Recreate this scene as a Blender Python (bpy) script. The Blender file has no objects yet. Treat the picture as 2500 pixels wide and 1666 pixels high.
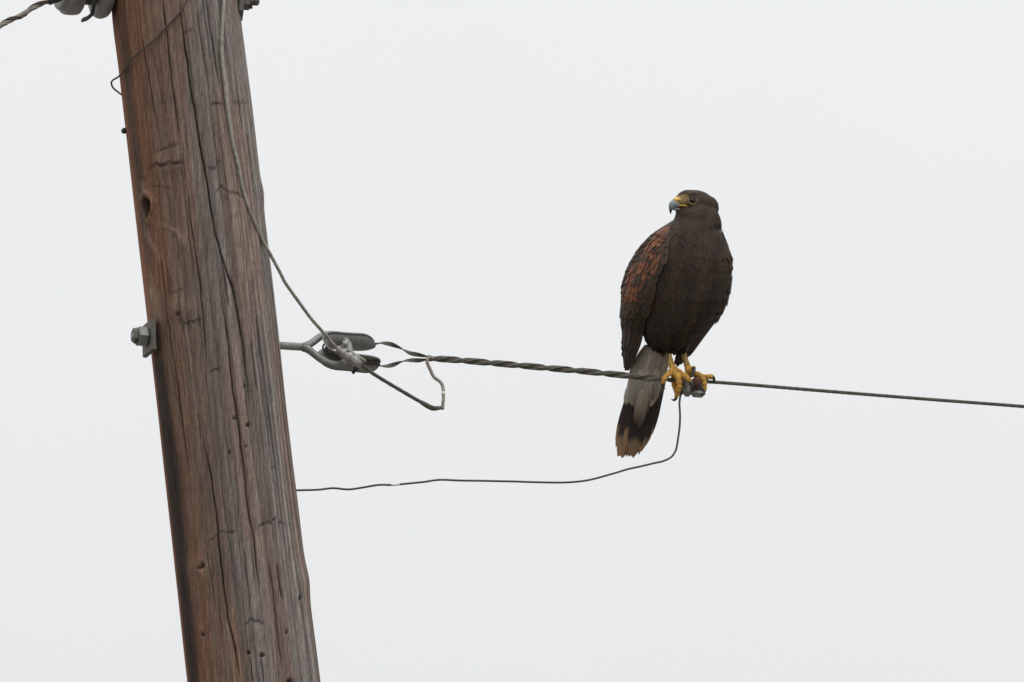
import bpy, bmesh, math, random
import numpy as np
from mathutils import Vector, Matrix
random.seed(7); rng = np.random.default_rng(7)
scene = bpy.context.scene
COL = scene.collection
R = math.radians

# ------------------------------------------------------------------ camera
EL = R(17.0)            # the lens looks up at the pole
D = 26.0                # metres from lens to the pole
S = 1390.0              # photo pixels per metre at the pole
CAMZ = 1.7
dirv = np.array([0, math.cos(EL), math.sin(EL)])
upv = np.array([0, -math.sin(EL), math.cos(EL)])
CAM = np.array([0, -D*math.cos(EL), CAMZ])
TZ = CAMZ + D*math.sin(EL)
cam = bpy.data.cameras.new('camera'); camo = bpy.data.objects.new('camera', cam); COL.objects.link(camo)
cam.sensor_width = 36; cam.lens = 36*D/(2500/S)
cam.clip_start = 0.5; cam.clip_end = 6000
camo.location = CAM; camo.rotation_euler = (R(90)+EL, 0, 0)
scene.camera = camo

# ------------------------------------------------------------------ sky: an overcast layer over a daylight sky
SUN_EL, SUN_AZ = R(58), R(150)     # azimuth clockwise from +Y
world = bpy.data.worlds.new('World'); scene.world = world; world.use_nodes = True
nt = world.node_tree; nt.nodes.clear()
def wn(t): return nt.nodes.new(t)
out = wn('ShaderNodeOutputWorld'); mix = wn('ShaderNodeMixShader')
sky = wn('ShaderNodeTexSky'); sky.sky_type = 'NISHITA'; sky.sun_disc = False
sky.sun_elevation = SUN_EL; sky.sun_rotation = SUN_AZ; sky.dust_density = 4
b1 = wn('ShaderNodeBackground'); b1.inputs['Strength'].default_value = 0.08
nt.links.new(sky.outputs[0], b1.inputs['Color'])
tc = wn('ShaderNodeTexCoord'); sep = wn('ShaderNodeSeparateXYZ')
nt.links.new(tc.outputs['Generated'], sep.inputs[0])
mx = wn('ShaderNodeMath'); mx.operation = 'MAXIMUM'; mx.inputs[1].default_value = 0
nt.links.new(sep.outputs['Z'], mx.inputs[0])
ma = wn('ShaderNodeMath'); ma.operation = 'MULTIPLY_ADD'; ma.inputs[1].default_value = 2/3; ma.inputs[2].default_value = 1/3
nt.links.new(mx.outputs[0], ma.inputs[0])            # overcast: L = (1 + 2 sin h) / 3
nz = wn('ShaderNodeTexNoise'); nz.inputs['Scale'].default_value = 14; nz.inputs['Detail'].default_value = 5
nt.links.new(tc.outputs['Generated'], nz.inputs['Vector'])
nm = wn('ShaderNodeMapRange'); nm.inputs['To Min'].default_value = 0.97; nm.inputs['To Max'].default_value = 1.03
nt.links.new(nz.outputs['Fac'], nm.inputs['Value'])
mm = wn('ShaderNodeMath'); mm.operation = 'MULTIPLY'
nt.links.new(ma.outputs[0], mm.inputs[0]); nt.links.new(nm.outputs[0], mm.inputs[1])
m2 = wn('ShaderNodeMath'); m2.operation = 'MULTIPLY'; m2.inputs[1].default_value = 1.70
nt.links.new(mm.outputs[0], m2.inputs[0])
b2 = wn('ShaderNodeBackground'); b2.inputs['Color'].default_value = (0.985, 0.998, 1.0, 1)
nt.links.new(m2.outputs[0], b2.inputs['Strength'])
mix.inputs[0].default_value = 0.93
nt.links.new(b1.outputs[0], mix.inputs[1]); nt.links.new(b2.outputs[0], mix.inputs[2])
nt.links.new(mix.outputs[0], out.inputs[0])

sun = bpy.data.lights.new('sun', 'SUN'); suno = bpy.data.objects.new('sun', sun); COL.objects.link(suno)
sun.energy = 0.8; sun.angle = R(25); sun.color = (1, 0.97, 0.93)
sd = Vector((math.sin(SUN_AZ)*math.cos(SUN_EL), math.cos(SUN_AZ)*math.cos(SUN_EL), math.sin(SUN_EL)))
suno.rotation_euler = sd.to_track_quat('Z', 'Y').to_euler(); suno.location = (5, -8, 20)
scene.view_settings.view_transform = 'Standard'; scene.view_settings.look = 'None'
scene.view_settings.exposure = 0.0; scene.view_settings.gamma = 1
scene.render.engine = 'CYCLES'

# ------------------------------------------------------------------ helpers
def P(px, py, y):
    """photo pixel -> point on the upright plane Y = y"""
    r = dirv + ((px-1250)/S/D)*np.array([1.0, 0, 0]) - ((py-833)/S/D)*upv
    t = (y-CAM[1])/r[1]
    return CAM + t*r
def PP(pts): return np.array([P(*p) for p in pts])
def proj(V):
    d = V-CAM; z = d@dirv
    return 1250+d[:, 0]/z*D*S, 833-(d@upv)/z*D*S

ORG = {}
def empty(name, loc, parent=None):
    o = bpy.data.objects.new(name, None); COL.objects.link(o); o.empty_display_size = 0.05
    loc = np.array(loc, float); ORG[o] = loc
    if parent: o.parent = parent; o.location = loc-ORG[parent]
    else: o.location = loc
    return o
def mesh_obj(name, V, F, mat, parent=None, origin=None, smooth=True):
    V = np.asarray(V, float)
    if origin is None: origin = V.mean(0)
    origin = np.array(origin, float)
    me = bpy.data.meshes.new(name); me.from_pydata((V-origin).tolist(), [], [list(map(int, f)) for f in F]); me.update()
    if smooth: me.polygons.foreach_set('use_smooth', [True]*len(me.polygons))
    if mat: me.materials.append(mat)
    o = bpy.data.objects.new(name, me); COL.objects.link(o); ORG[o] = origin
    if parent: o.parent = parent; o.location = origin-ORG[parent]
    else: o.location = origin
    return o
def tag(o, label=None, cat=None, group=None, kind=None):
    if label: o['label'] = label
    if cat: o['category'] = cat
    if group: o['group'] = group
    if kind: o['kind'] = kind
    return o
def join(parts):
    V, F, n = [], [], 0
    for v, f in parts:
        V.append(np.asarray(v, float)); F += [[i+n for i in q] for q in f]; n += len(v)
    return np.vstack(V), F
def smooth_path(pts, step):
    """centripetal-ish Catmull-Rom through pts, then even steps"""
    p = np.array(pts, float); p = np.vstack([2*p[0]-p[1], p, 2*p[-1]-p[-2]])
    o = []
    for i in range(1, len(p)-2):
        for t in np.linspace(0, 1, 24, endpoint=False):
            a, b, c, d = p[i-1], p[i], p[i+1], p[i+2]
            o.append(0.5*((2*b)+(-a+c)*t+(2*a-5*b+4*c-d)*t*t+(-a+3*b-3*c+d)*t**3))
    o.append(p[-2]); o = np.array(o)
    L = np.r_[0, np.cumsum(np.linalg.norm(np.diff(o, axis=0), axis=1))]
    n = max(3, int(L[-1]/step)+1); q = np.linspace(0, L[-1], n)
    return np.stack([np.interp(q, L, o[:, k]) for k in range(3)], 1)
def frames(p):
    t = np.gradient(p, axis=0); t /= np.linalg.norm(t, axis=1)[:, None]+1e-12
    n = np.zeros_like(p); ref = np.array([0, 0, 1.0])
    if abs(t[0]@ref) > 0.9: ref = np.array([1.0, 0, 0])
    n[0] = ref-(ref@t[0])*t[0]; n[0] /= np.linalg.norm(n[0])
    for i in range(1, len(p)):
        v = n[i-1]-(n[i-1]@t[i])*t[i]; n[i] = v/np.linalg.norm(v)
    return t, n, np.cross(t, n)
def tube(p, r, seg=8, flat=1.0, caps=True):
    p = np.asarray(p, float); t, n, b = frames(p); r = np.broadcast_to(r, (len(p),))
    a = np.linspace(0, 2*np.pi, seg, endpoint=False)
    V = (p[:, None]+r[:, None, None]*(np.cos(a)[None, :, None]*n[:, None]+flat*np.sin(a)[None, :, None]*b[:, None])).reshape(-1, 3)
    F = [[i*seg+j, i*seg+(j+1) % seg, (i+1)*seg+(j+1) % seg, (i+1)*seg+j] for i in range(len(p)-1) for j in range(seg)]
    if caps: F += [list(range(seg))[::-1], [(len(p)-1)*seg+j for j in range(seg)]]
    return V, F
def strand(p, Rc, nw, rw, pitch, core=True, phase=0, seg=6):
    t, n, b = frames(p); L = np.r_[0, np.cumsum(np.linalg.norm(np.diff(p, axis=0), axis=1))]
    parts = []
    for k in range(nw):
        a = phase+2*np.pi*(L/pitch+k/nw)
        parts.append(tube(p+Rc*(np.cos(a)[:, None]*n+np.sin(a)[:, None]*b), rw, seg))
    if core: parts.append(tube(p, Rc*0.85, seg))
    return join(parts)
def lathe(base, axis, prof, seg=24, up=(0, 0, 1), squash=1.0):
    """prof: (distance along axis, radius)"""
    ax = np.array(axis, float); ax /= np.linalg.norm(ax)
    n = np.array(up, float); n -= (n@ax)*ax; n /= np.linalg.norm(n); b = np.cross(ax, n)
    a = np.linspace(0, 2*np.pi, seg, endpoint=False)
    V = np.vstack([np.array(base)+h*ax+r*(np.cos(a)[:, None]*n+squash*np.sin(a)[:, None]*b) for h, r in prof])
    F = [[i*seg+j, i*seg+(j+1) % seg, (i+1)*seg+(j+1) % seg, (i+1)*seg+j] for i in range(len(prof)-1) for j in range(seg)]
    F += [list(range(seg))[::-1], [(len(prof)-1)*seg+j for j in range(seg)]]
    return V, F
def bev_box(c, ax, ay, az, hx, hy, hz, bv=0.0015):
    bm = bmesh.new(); bmesh.ops.create_cube(bm, size=2)
    for v in bm.verts: v.co = Vector((v.co.x*hx, v.co.y*hy, v.co.z*hz))
    bmesh.ops.bevel(bm, geom=bm.edges[:], offset=bv, segments=2, affect='EDGES')
    M = np.stack([ax, ay, az], 0); V = np.array([v.co[:] for v in bm.verts])@M+np.array(c)
    bm.verts.index_update(); F = [[v.index for v in f.verts] for f in bm.faces]; bm.free()
    return V, F
def vnoise(x, y, seed, per=None):
    x = np.asarray(x, float); y = np.asarray(y, float)
    ix = np.floor(x).astype(int); iy = np.floor(y).astype(int); fx = x-ix; fy = y-iy
    fx = fx*fx*(3-2*fx); fy = fy*fy*(3-2*fy)
    def h(a, b):
        if per: a = a % per
        s = np.sin(a*127.1+b*311.7+seed*74.7)*43758.5453
        return s-np.floor(s)
    return (h(ix, iy)*(1-fx)+h(ix+1, iy)*fx)*(1-fy)+(h(ix, iy+1)*(1-fx)+h(ix+1, iy+1)*fx)*fy
def sstep(a, b, x):
    t = np.clip((x-a)/(b-a), 0, 1); return t*t*(3-2*t)

# ------------------------------------------------------------------ materials
class M:
    def __init__(s, name, rough=0.6, metal=0.0, spec=0.5):
        s.m = bpy.data.materials.new(name); s.m.use_nodes = True; s.t = s.m.node_tree
        s.b = s.t.nodes['Principled BSDF']; s.b.inputs['Roughness'].default_value = rough
        s.b.inputs['Metallic'].default_value = metal; s.b.inputs['Specular IOR Level'].default_value = spec
    def n(s, t, **k):
        x = s.t.nodes.new(t)
        for a, v in k.items():
            if a in x.inputs: x.inputs[a].default_value = v
            else: setattr(x, a, v)
        return x
    def l(s, a, b): s.t.links.new(a, b)
    def noise(s, scale, detail=4, vec=None, rough=0.55):
        x = s.n('ShaderNodeTexNoise', Scale=scale, Detail=detail, Roughness=rough)
        if vec is not None: s.l(vec, x.inputs['Vector'])
        return x.outputs['Fac']
    def ramp(s, fac, stops):
        x = s.n('ShaderNodeValToRGB'); e = x.color_ramp.elements
        while len(e) < len(stops): e.new(0.5)
        for q, (p, c) in zip(e, stops): q.position = p; q.color = (*c, 1) if len(c) == 3 else c
        s.l(fac, x.inputs[0]); return x.outputs[0]
    def mul(s, a, b, mode='MULTIPLY', fac=1.0):
        x = s.n('ShaderNodeMix', data_type='RGBA', blend_type=mode)
        x.inputs[0].default_value = fac
        s.l(a, x.inputs[6])
        if isinstance(b, tuple): x.inputs[7].default_value = (*b, 1)
        else: s.l(b, x.inputs[7])
        return x.outputs[2]
    def mixf(s, f, a, b):
        x = s.n('ShaderNodeMix', data_type='RGBA')
        s.l(f, x.inputs[0])
        for i, v in ((6, a), (7, b)):
            if isinstance(v, tuple): x.inputs[i].default_value = (*v, 1)
            else: s.l(v, x.inputs[i])
        return x.outputs[2]
    def bump(s, h, strength=0.4, dist=0.001):
        x = s.n('ShaderNodeBump', Strength=strength, Distance=dist); s.l(h, x.inputs['Height']); s.l(x.outputs[0], s.b.inputs['Normal'])
    def col(s, c): s.l(c, s.b.inputs['Base Color'])
    def obj(s): return s.n('ShaderNodeTexCoord').outputs['Object']

def metal_mat(name, a, b, rough=0.55, metal=0.35, scale=60, c=None):
    m = M(name, rough, metal); o = m.obj(); f = m.noise(scale, 6, o)
    st = [(0.3, a), (0.62, b)] + ([(0.74, c)] if c else [])
    m.col(m.ramp(f, st)); m.bump(m.noise(scale*6, 4, o), 0.25, 0.0006)
    rr = m.n('ShaderNodeMapRange'); rr.inputs['To Min'].default_value = rough-0.12; rr.inputs['To Max'].default_value = rough+0.18
    m.l(f, rr.inputs['Value']); m.l(rr.outputs[0], m.b.inputs['Roughness'])
    return m.m
GALV = metal_mat('galvanised_steel', (0.17, 0.17, 0.165), (0.27, 0.27, 0.26))
GALV_L = metal_mat('bright_galvanised', (0.20, 0.195, 0.18), (0.42, 0.41, 0.385), 0.5, 0.3, 90)
GALV_R = metal_mat('weathered_galvanised', (0.085, 0.076, 0.068), (0.155, 0.145, 0.132), 0.6, 0.3, 70, (0.12, 0.06, 0.04))
STRAND = metal_mat('weathered_strand', (0.075, 0.066, 0.058), (0.16, 0.148, 0.13), 0.6, 0.3, 110)
STRAND_L = metal_mat('pale_strand', (0.20, 0.185, 0.160), (0.36, 0.34, 0.30), 0.55, 0.3, 110)
STRAND_P = metal_mat('new_cut_strand', (0.24, 0.20, 0.175), (0.36, 0.32, 0.29), 0.55, 0.3, 130)
WIRE = metal_mat('oxidised_copper_wire', (0.045, 0.040, 0.042), (0.085, 0.075, 0.075), 0.6, 0.2, 150)
WIRE_B = metal_mat('rusty_tie_wire', (0.055, 0.042, 0.034), (0.10, 0.075, 0.06), 0.7, 0.2, 150)
RUST = metal_mat('rusty_bolt', (0.055, 0.018, 0.013), (0.11, 0.035, 0.024), 0.7, 0.15, 180)
DARK = metal_mat('dark_steel', (0.02, 0.021, 0.02), (0.05, 0.05, 0.047), 0.6, 0.2, 90)
PORC = metal_mat('grey_porcelain', (0.17, 0.16, 0.158), (0.25, 0.24, 0.235), 0.35, 0.0, 40)

def attr_wood():
    m = M('weathered_pole_wood', 0.85, 0, 0.25); o = m.obj()
    at = m.n('ShaderNodeAttribute', attribute_name='Col')
    mp = m.n('ShaderNodeMapping'); mp.inputs['Scale'].default_value = (1, 1, 0.022); m.l(o, mp.inputs[0])
    mq = m.n('ShaderNodeMapping'); mq.inputs['Scale'].default_value = (1, 1, 0.11); m.l(o, mq.inputs[0])
    f1 = m.noise(520, 6, mp.outputs[0], 0.75); f2 = m.noise(130, 6, mq.outputs[0], 0.7); f3 = m.noise(800, 3, o)
    f4 = m.noise(700, 3, mq.outputs[0], 0.6)
    c = m.mul(at.outputs['Color'], m.ramp(f1, [(0.30, (0.42, 0.41, 0.40)), (0.46, (1.0, 1.0, 1.0)), (0.75, (1.40, 1.40, 1.40))]))
    c = m.mul(c, m.ramp(f2, [(0.3, (0.70, 0.68, 0.67)), (0.7, (1.30, 1.30, 1.31))]))
    c = m.mul(c, m.ramp(f4, [(0.3, (0.72, 0.71, 0.70)), (0.7, (1.28, 1.28, 1.28))]))
    c = m.mul(c, m.ramp(f3, [(0.3, (0.80, 0.80, 0.80)), (0.7, (1.20, 1.20, 1.20))]))
    m.col(c); ad = m.n('ShaderNodeMath', operation='ADD'); m.l(f1, ad.inputs[0]); m.l(f2, ad.inputs[1])
    m.bump(ad.outputs[0], 0.6, 0.0014)
    return m.m
WOOD = attr_wood()

# ------------------------------------------------------------------ ground
def ground():
    m = M('dry_grassland', 0.95, 0, 0.2); o = m.obj()
    f = m.noise(0.15, 8, o); g = m.noise(3, 8, o)
    m.col(m.mixf(g, m.ramp(f, [(0.35, (0.13, 0.125, 0.10)), (0.65, (0.23, 0.21, 0.18))]), (0.20, 0.185, 0.16)))
    n = 48; rr = np.r_[0, np.geomspace(2, 3000, 30)]; V = [[0, 0, 0]]; F = []
    for r in rr[1:]:
        a = np.linspace(0, 2*np.pi, n, endpoint=False)
        x, y = r*np.cos(a), r*np.sin(a)
        z = (vnoise(x/9+50, y/9+50, 3)-0.5)*min(0.25, r*0.01)+(vnoise(x/90+9, y/90+9, 4)-0.5)*min(3, r*0.003)
        V += np.stack([x, y, z-0.02], 1).tolist()
    F = [[0, 1+j, 1+(j+1) % n] for j in range(n)]
    for i in range(len(rr)-2):
        F += [[1+i*n+j, 1+(i+1)*n+j, 1+(i+1)*n+(j+1) % n, 1+i*n+(j+1) % n] for j in range(n)]
    tag(mesh_obj('ground', V, F, m.m, origin=(0, 0, 0)), 'dry open grassland below the pole', None, None, 'structure')
ground()

# ------------------------------------------------------------------ utility pole
_c0 = P(425.4, 20, 0); _c1 = P(616.2, 1650, 0)
_ax = (_c1-_c0)/(_c1[2]-_c0[2])                  # per metre of height
def pole_axis(z): return _c0[None]+(np.asarray(z).reshape(-1, 1)-_c0[2])*_ax[None]
def pole_r(z): return 0.1131+(_c0[2]-np.asarray(z))*0.0038
def pole_cx(py): return 425.4+(py-20)*.11706
def pole_hw(py): return 158.3+(py-20)*0.0040
def pole_y(px, py, off=0.0):
    u = np.clip((px-pole_cx(py))/pole_hw(py), -1, 1)
    return -(0.114*math.sqrt(max(0, 1-u*u))+off)

CRACKS = [  # (polyline px,py ; half width px ; depth m)
 ([(437, -20), (441, 45), (447.6, 88), (457, 150), (466, 220), (477, 284), (485, 335), (494, 389), (504, 443), (511.7, 491), (522, 555), (534.7, 606), (552, 660), (568, 700), (580.8, 776), (593.6, 853), (601, 917), (609, 985), (616, 1030)], 2.6, 0.009),
 ([(395, -20), (400, 30), (408, 90), (415, 150), (420, 200), (428, 260), (437, 320), (440, 350)], 1.7, 0.005),
 ([(340, 70), (348, 110), (360, 180), (370, 240), (382, 300), (390, 345)], 1.7, 0.005),
 ([(372, 120), (380, 170), (390, 215), (400, 260)], 1.3, 0.003),
 ([(500, -20), (507, 20), (512, 55), (520, 110), (530, 170), (540, 220)], 2.0, 0.005),
 ([(480, 20), (487, 70), (495, 120), (500, 160)], 1.2, 0.003),
 ([(458, 490), (466, 540), (473.5, 588), (483.7, 657), (490, 705), (497, 789), (503, 850), (508, 900)], 1.8, 0.005),
 ([(382, 560), (392, 640), (399.7, 700), (410, 789), (422.7, 878), (433, 942), (445.6, 1044), (453, 1100), (462, 1180)], 2.0, 0.006),
 ([(535, 700), (542.6, 746), (555, 827), (561, 880), (568, 955), (581, 1031), (588.5, 1098), (596, 1150), (603.7, 1237), (620, 1316), (629, 1407), (638, 1480)], 2.0, 0.006),
 ([(495, 1060), (502.7, 1107), (513, 1150), (520.7, 1194), (527, 1240), (531.6, 1288), (542.4, 1396), (556.8, 1508), (575, 1587), (589, 1675)], 2.7, 0.008),
 ([(434, 700), (446, 790), (452, 830), (462, 900), (470, 960)], 1.3, 0.003),
 ([(538, 600), (545, 660), (553, 710), (560, 760)], 1.6, 0.004),
 ([(640, 1120), (652, 1220), (660, 1300)], 1.3, 0.003), ([(655, 1360), (668, 1450), (676, 1540), (690, 1640)], 1.5, 0.004),
 ([(595, 1330), (604, 1420), (612, 1500)], 1.3, 0.003), ([(505, 1335), (509, 1370), (520, 1440), (530, 1500)], 1.2, 0.003),
 ([(676, 1370), (682, 1420), (690, 1470)], 2.4, 0.004), ([(700, 1300), (712, 1400), (725, 1500), (740, 1620)], 1.4, 0.004),
 ([(610, 1600), (618, 1670)], 1.4, 0.004), ([(636, 1600), (645, 1670)], 1.6, 0.004),
 ([(575, 180), (583, 260), (592, 340)], 1.6, 0.004), ([(600, 300), (612, 420), (622, 500)], 1.6, 0.004),
 ([(625, 760), (634, 860), (640, 900)], 2.0, 0.004), ([(612, 830), (622, 900), (628, 960)], 2.2, 0.004),
]
SCARS = [ # branch whorl scars, read across
 ([(362, 414), (372, 405), (382, 402), (396, 405), (410, 399), (428, 401), (453, 397)], 4.4, 0.006),
 ([(373, 377), (385, 366), (407, 361), (438, 353)], 2.2, 0.0025), ([(522, 477), (530, 464), (537, 455), (552, 463), (565, 468), (580, 474), (593, 481)], 2.6, 0.004),
 ([(515, 262), (519, 254), (524, 250), (532, 253), (543, 252)], 2.6, 0.003), ([(438, 88), (446, 81), (454, 78), (462, 75), (473, 71)], 2.2, 0.002),
 ([(504, 408), (517, 412), (526, 408), (534, 392), (541, 404)], 2.6, 0.003), ([(565, 247), (580, 251), (605, 252)], 2, 0.002),
 ([(628, 1297), (632, 1285), (640, 1280), (655, 1276), (665, 1273), (676, 1263)], 2.8, 0.004), ([(678, 1275), (688, 1276), (697, 1282)], 2.4, 0.003),
 ([(506, 1337), (512, 1324), (524, 1313), (535, 1303), (545, 1298), (560, 1302), (575, 1299)], 2.4, 0.003), ([(432, 1357), (446, 1352), (458, 1344)], 2.2, 0.002),
 ([(596, 1536), (602, 1523), (611, 1514), (625, 1518), (640, 1521), (646, 1532)], 2.6, 0.003),
 ([(512, 912), (519, 906), (525, 904), (536, 902)], 2.8, 0.005), ([(448, 787), (462, 790), (478, 787), (495, 778)], 2.4, 0.003),
 ([(655, 1145), (668, 1142), (680, 1146)], 2, 0.002), ([(590, 948), (600, 940), (612, 944)], 2.4, 0.003), ([(545, 482), (552, 480), (558, 487)], 2, 0.002),
 ([(405, 712), (420, 716), (440, 708), (452, 700)], 2.2, 0.002), ([(365, 455), (380, 454), (400, 456), (420, 461)], 2.0, 0.002), ([(388, 250), (410, 252), (425, 250)], 1.8, 0.0015),
]
HOLES = [(495, 1381, 5, 7, .006), (490, 1388, 7, 3, .004), (493.5, 1549, 4, 4, .006), (607, 1594, 4.5, 4, .007), (640, 1600, 6, 4.5, .007), (736, 1461, 4.5, 5, .007),
 (701, 1544, 3, 5, .005), (710, 1663, 8, 6, .008), (606, 1038, 6, 5, .005), (436, 769, 5, 4, .006), (572, 1022, 6, 3, .004), (560, 1105, 3, 6, .004), (600, 1090, 3, 3, .004)]

def build_pole():
    zt = float(P(430, -330, 0)[2]); zhi = float(P(430, -40, 0)[2]); zlo = float(P(430, 1706, 0)[2])
    zs = np.r_[np.linspace(-0.3, zlo-0.06, 60), np.arange(zlo, zhi, 0.0030), np.linspace(zhi+0.02, zt, 20)]
    nf, nb = 400, 96
    th = np.r_[np.linspace(-np.pi, 0, nf, endpoint=False), np.linspace(0, np.pi, nb, endpoint=False)]
    nth = len(th); TH, Z = np.meshgrid(th, zs); TH = TH.ravel(); Z = Z.ravel()
    A = pole_axis(Z); r = pole_r(Z)
    base = A+np.stack([r*np.cos(TH), r*np.sin(TH), 0*r], 1)
    px, py = proj(base); front = np.sin(TH) < 0.05
    u = np.cos(TH); per = TH/(2*np.pi)+0.5
    disp = (vnoise(per*9, Z*1.1, 1, 9)-.5)*0.008+(vnoise(per*22, Z*3, 2, 22)-.5)*0.0035
    wob = (vnoise(per*12, Z*4, 5, 12)-.5)*0.012
    g1 = vnoise((per+wob)*190, Z*3.2, 6, None); g2 = vnoise((per+wob)*420, Z*7, 7, None); g3 = vnoise((per+wob)*80, Z*1.6, 8)
    right = sstep(0.15, 0.85, u)
    disp += ((g1-.5)*0.0016+(g2-.5)*0.0008)*(0.45+1.0*right)+(g3-.5)*0.0015
    dark = np.zeros_like(r)
    cracks = [(np.array(p, float), w, d) for p, w, d in CRACKS]
    rr = np.random.default_rng(3)
    for k in range(95):            # further drying checks
        u0 = rr.uniform(-.9, .97); y0 = rr.uniform(-100, 1600); ln = rr.uniform(120, 420)
        yy = np.linspace(y0, y0+ln, 7); xx = pole_cx(yy)+u0*pole_hw(yy)+np.cumsum(rr.normal(0, 1.2, 7))
        cracks.append((np.stack([xx, yy], 1), rr.uniform(0.8, 1.3), rr.uniform(.0012, .0024)))
    for p, w, d in cracks:
        m = np.where(front & (py > p[0, 1]) & (py < p[-1, 1]))[0]
        if not len(m): continue
        wig = (vnoise(py[m]*0.045, 0*m+p[0, 0], 12)-.5)*2.0
        dx = np.abs(px[m]-np.interp(py[m], p[:, 1], p[:, 0])-wig)
        sx = np.maximum(0.35, np.abs(np.sin(TH[m])))
        s = (py[m]-p[0, 1])/(p[-1, 1]-p[0, 1]); end = np.clip(np.minimum(s, 1-s)*7, 0, 1)
        ww = .85*w*(0.45+0.8*vnoise(py[m]*0.02, 0*m+3.3, 21))*np.sqrt(end)+1e-3
        k = np.exp(-(dx/ww/np.maximum(sx, .6))**2*0.9)
        disp[m] -= .8*d*k*end; dark[m] = np.maximum(dark[m], k*end*min(1, d/0.004)*0.9)
    for p, w, d in SCARS:
        p = np.array(p, float); m = np.where(front & (px > p[0, 0]-2) & (px < p[-1, 0]+2) & (py > p[:, 1].min()-20) & (py < p[:, 1].max()+20))[0]
        s = np.clip((px[m]-p[0, 0])/(p[-1, 0]-p[0, 0]), 0, 1); end = np.clip(np.minimum(s, 1-s)*6+.25, 0, 1)
        jag = (vnoise(px[m]*.35, 0*m+p[0, 1], 31)-.5)*6
        dy = py[m]-np.interp(px[m], p[:, 0], p[:, 1])-jag
        k = np.exp(-(dy/(w*(.7+.8*vnoise(px[m]*.22, py[m]*.15, 66))))**2)*end*(.75+.5*vnoise(px[m]*.12, 0*m+p[0, 0], 67))
        disp[m] -= .3*d*k
        dark[m] = np.maximum(dark[m], np.clip(k, 0, 1)*min(.95, d/0.0032))
    for x, y, a, b, d in HOLES:
        q = ((px-x)/a)**2+((py-y)/b)**2; k = np.exp(-q**1.5)*front; disp -= d*k; dark = np.maximum(dark, k*.9)
    # the big knot hole with its swollen lip and the pale flowing grain beneath
    q = np.sqrt(((px-357.5-(py-510)*.06)/(9.5-np.clip((py-505)*.18, -2, 5)))**2+((py-509)/25)**2)
    k = (1-sstep(.75, 1.05, q))*front; disp -= .030*k; dark = np.maximum(dark, k*.95)
    disp += .0035*np.exp(-((q-1.35)/.35)**2)*front
    pale = np.exp(-((q-1.45)/.35)**2)*front*.5
    for pl, w, h in [([(352, 545), (360, 580), (385, 625), (392, 660)], 7, .002), ([(388, 548), (405, 556), (425, 562), (442, 580), (455, 615)], 9, .0035), ([(360, 690), (372, 720), (380, 745), (390, 800)], 10, .003), ([(345, 440), (352, 465), (356, 482)], 6, .002)]:
        pl = np.array(pl, float); m = np.where(front & (py > pl[0, 1]) & (py < pl[-1, 1]))[0]
        dx = px[m]-np.interp(py[m], pl[:, 1], pl[:, 0]); s = (py[m]-pl[0, 1])/(pl[-1, 1]-pl[0, 1]); e = np.clip(np.minimum(s, 1-s)*4, 0, 1)
        k = np.exp(-(dx/w)**2)*e; disp[m] += h*k; pale[m] = np.maximum(pale[m], k)
    for x, y, a, b, h in [(445, 760, 34, 26, .005), (640, 470, 20, 30, .003), (745, 1420, 18, 40, .004), (615, 1545, 26, 30, .003), (480, 1395, 30, 30, .004), (410, 405, 45, 22, .004), (300, 60, 25, 60, .003)]:
        disp += h*np.exp(-((px-x)/a)**2-((py-y)/b)**2)*front
    rad = r+disp
    V = A+np.stack([rad*np.cos(TH), rad*np.sin(TH), 0*r], 1)
    # colour of the timber, dark bands included
    def c(*v): return np.array(v)[None]
    n1 = vnoise(per*14, Z*1.6, 41, 14); n2 = vnoise(per*60, Z*2.4, 42); n3 = vnoise(per*30, Z*7, 43, 30); n4 = vnoise(per*150, Z*2.5, 44)
    az = u                        # weathered grey on one side, red preservative left on the other
    g = sstep(-.72, .02, az+.55*(n1-.5)+.35*(n2-.5)+.12*np.clip((700-py)/700, -1, 1)*0)[:, None]
    fs = vnoise((per+wob)*330, Z*2.1, 71); fs2 = vnoise((per+wob)*170, Z*1.3+5, 72)
    streak = 1+((fs-.5)*.9+(fs2-.5)*.8)*(.35+.65*sstep(.05, .7, u))
    grey = c(.150, .129, .118)*(0.78+0.5*n4[:, None])+c(.06, .056, .053)*(right*n2)[:, None]
    brown = c(.150, .094, .064)*(0.75+0.5*n3[:, None])
    red = c(.158, .070, .044)
    rf = (.55*sstep(.45, .8, n3*.5+n1*.5)*sstep(-.3, -.85, az)+.5*sstep(1150, 1500, py)*sstep(-.35, -.55, az)*sstep(-.9, -.7, az)*n1)[:, None]
    C = (brown*(1-rf)+red*rf)*(1-g)+grey*g
    rim = sstep(-.88, -.975, az)[:, None]*.85; C = C*(1-rim)+c(.23, .088, .050)*rim
    C = C*np.clip(streak, .35, 1.7)[:, None]
    warm = (sstep(.52, .75, vnoise(per*18, Z*2.2, 47, 18))*.45)[:, None]; C = C*(1-warm)+(C*c(1.15, .82, .66))*warm
    # dark brown bands down one side: below the washer, and higher up
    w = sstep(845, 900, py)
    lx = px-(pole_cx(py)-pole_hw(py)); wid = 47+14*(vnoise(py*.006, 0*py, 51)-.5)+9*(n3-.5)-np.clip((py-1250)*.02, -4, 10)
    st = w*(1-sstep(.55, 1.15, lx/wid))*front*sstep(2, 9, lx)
    st2 = .75*(1-sstep(20, 90, py))*(1-sstep(8, 34, lx))*front+.62*sstep(40, 120, py)*(1-sstep(560, 700, py))*(1-sstep(.2, 1.1, np.abs(lx-24)/20))*front  # upper band; its top term paints the insulator's cast shadow into the colour
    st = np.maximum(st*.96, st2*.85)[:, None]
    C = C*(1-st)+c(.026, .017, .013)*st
    C = C*(1-pale[:, None]*.45)+c(.27, .19, .14)*pale[:, None]*.45
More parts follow.
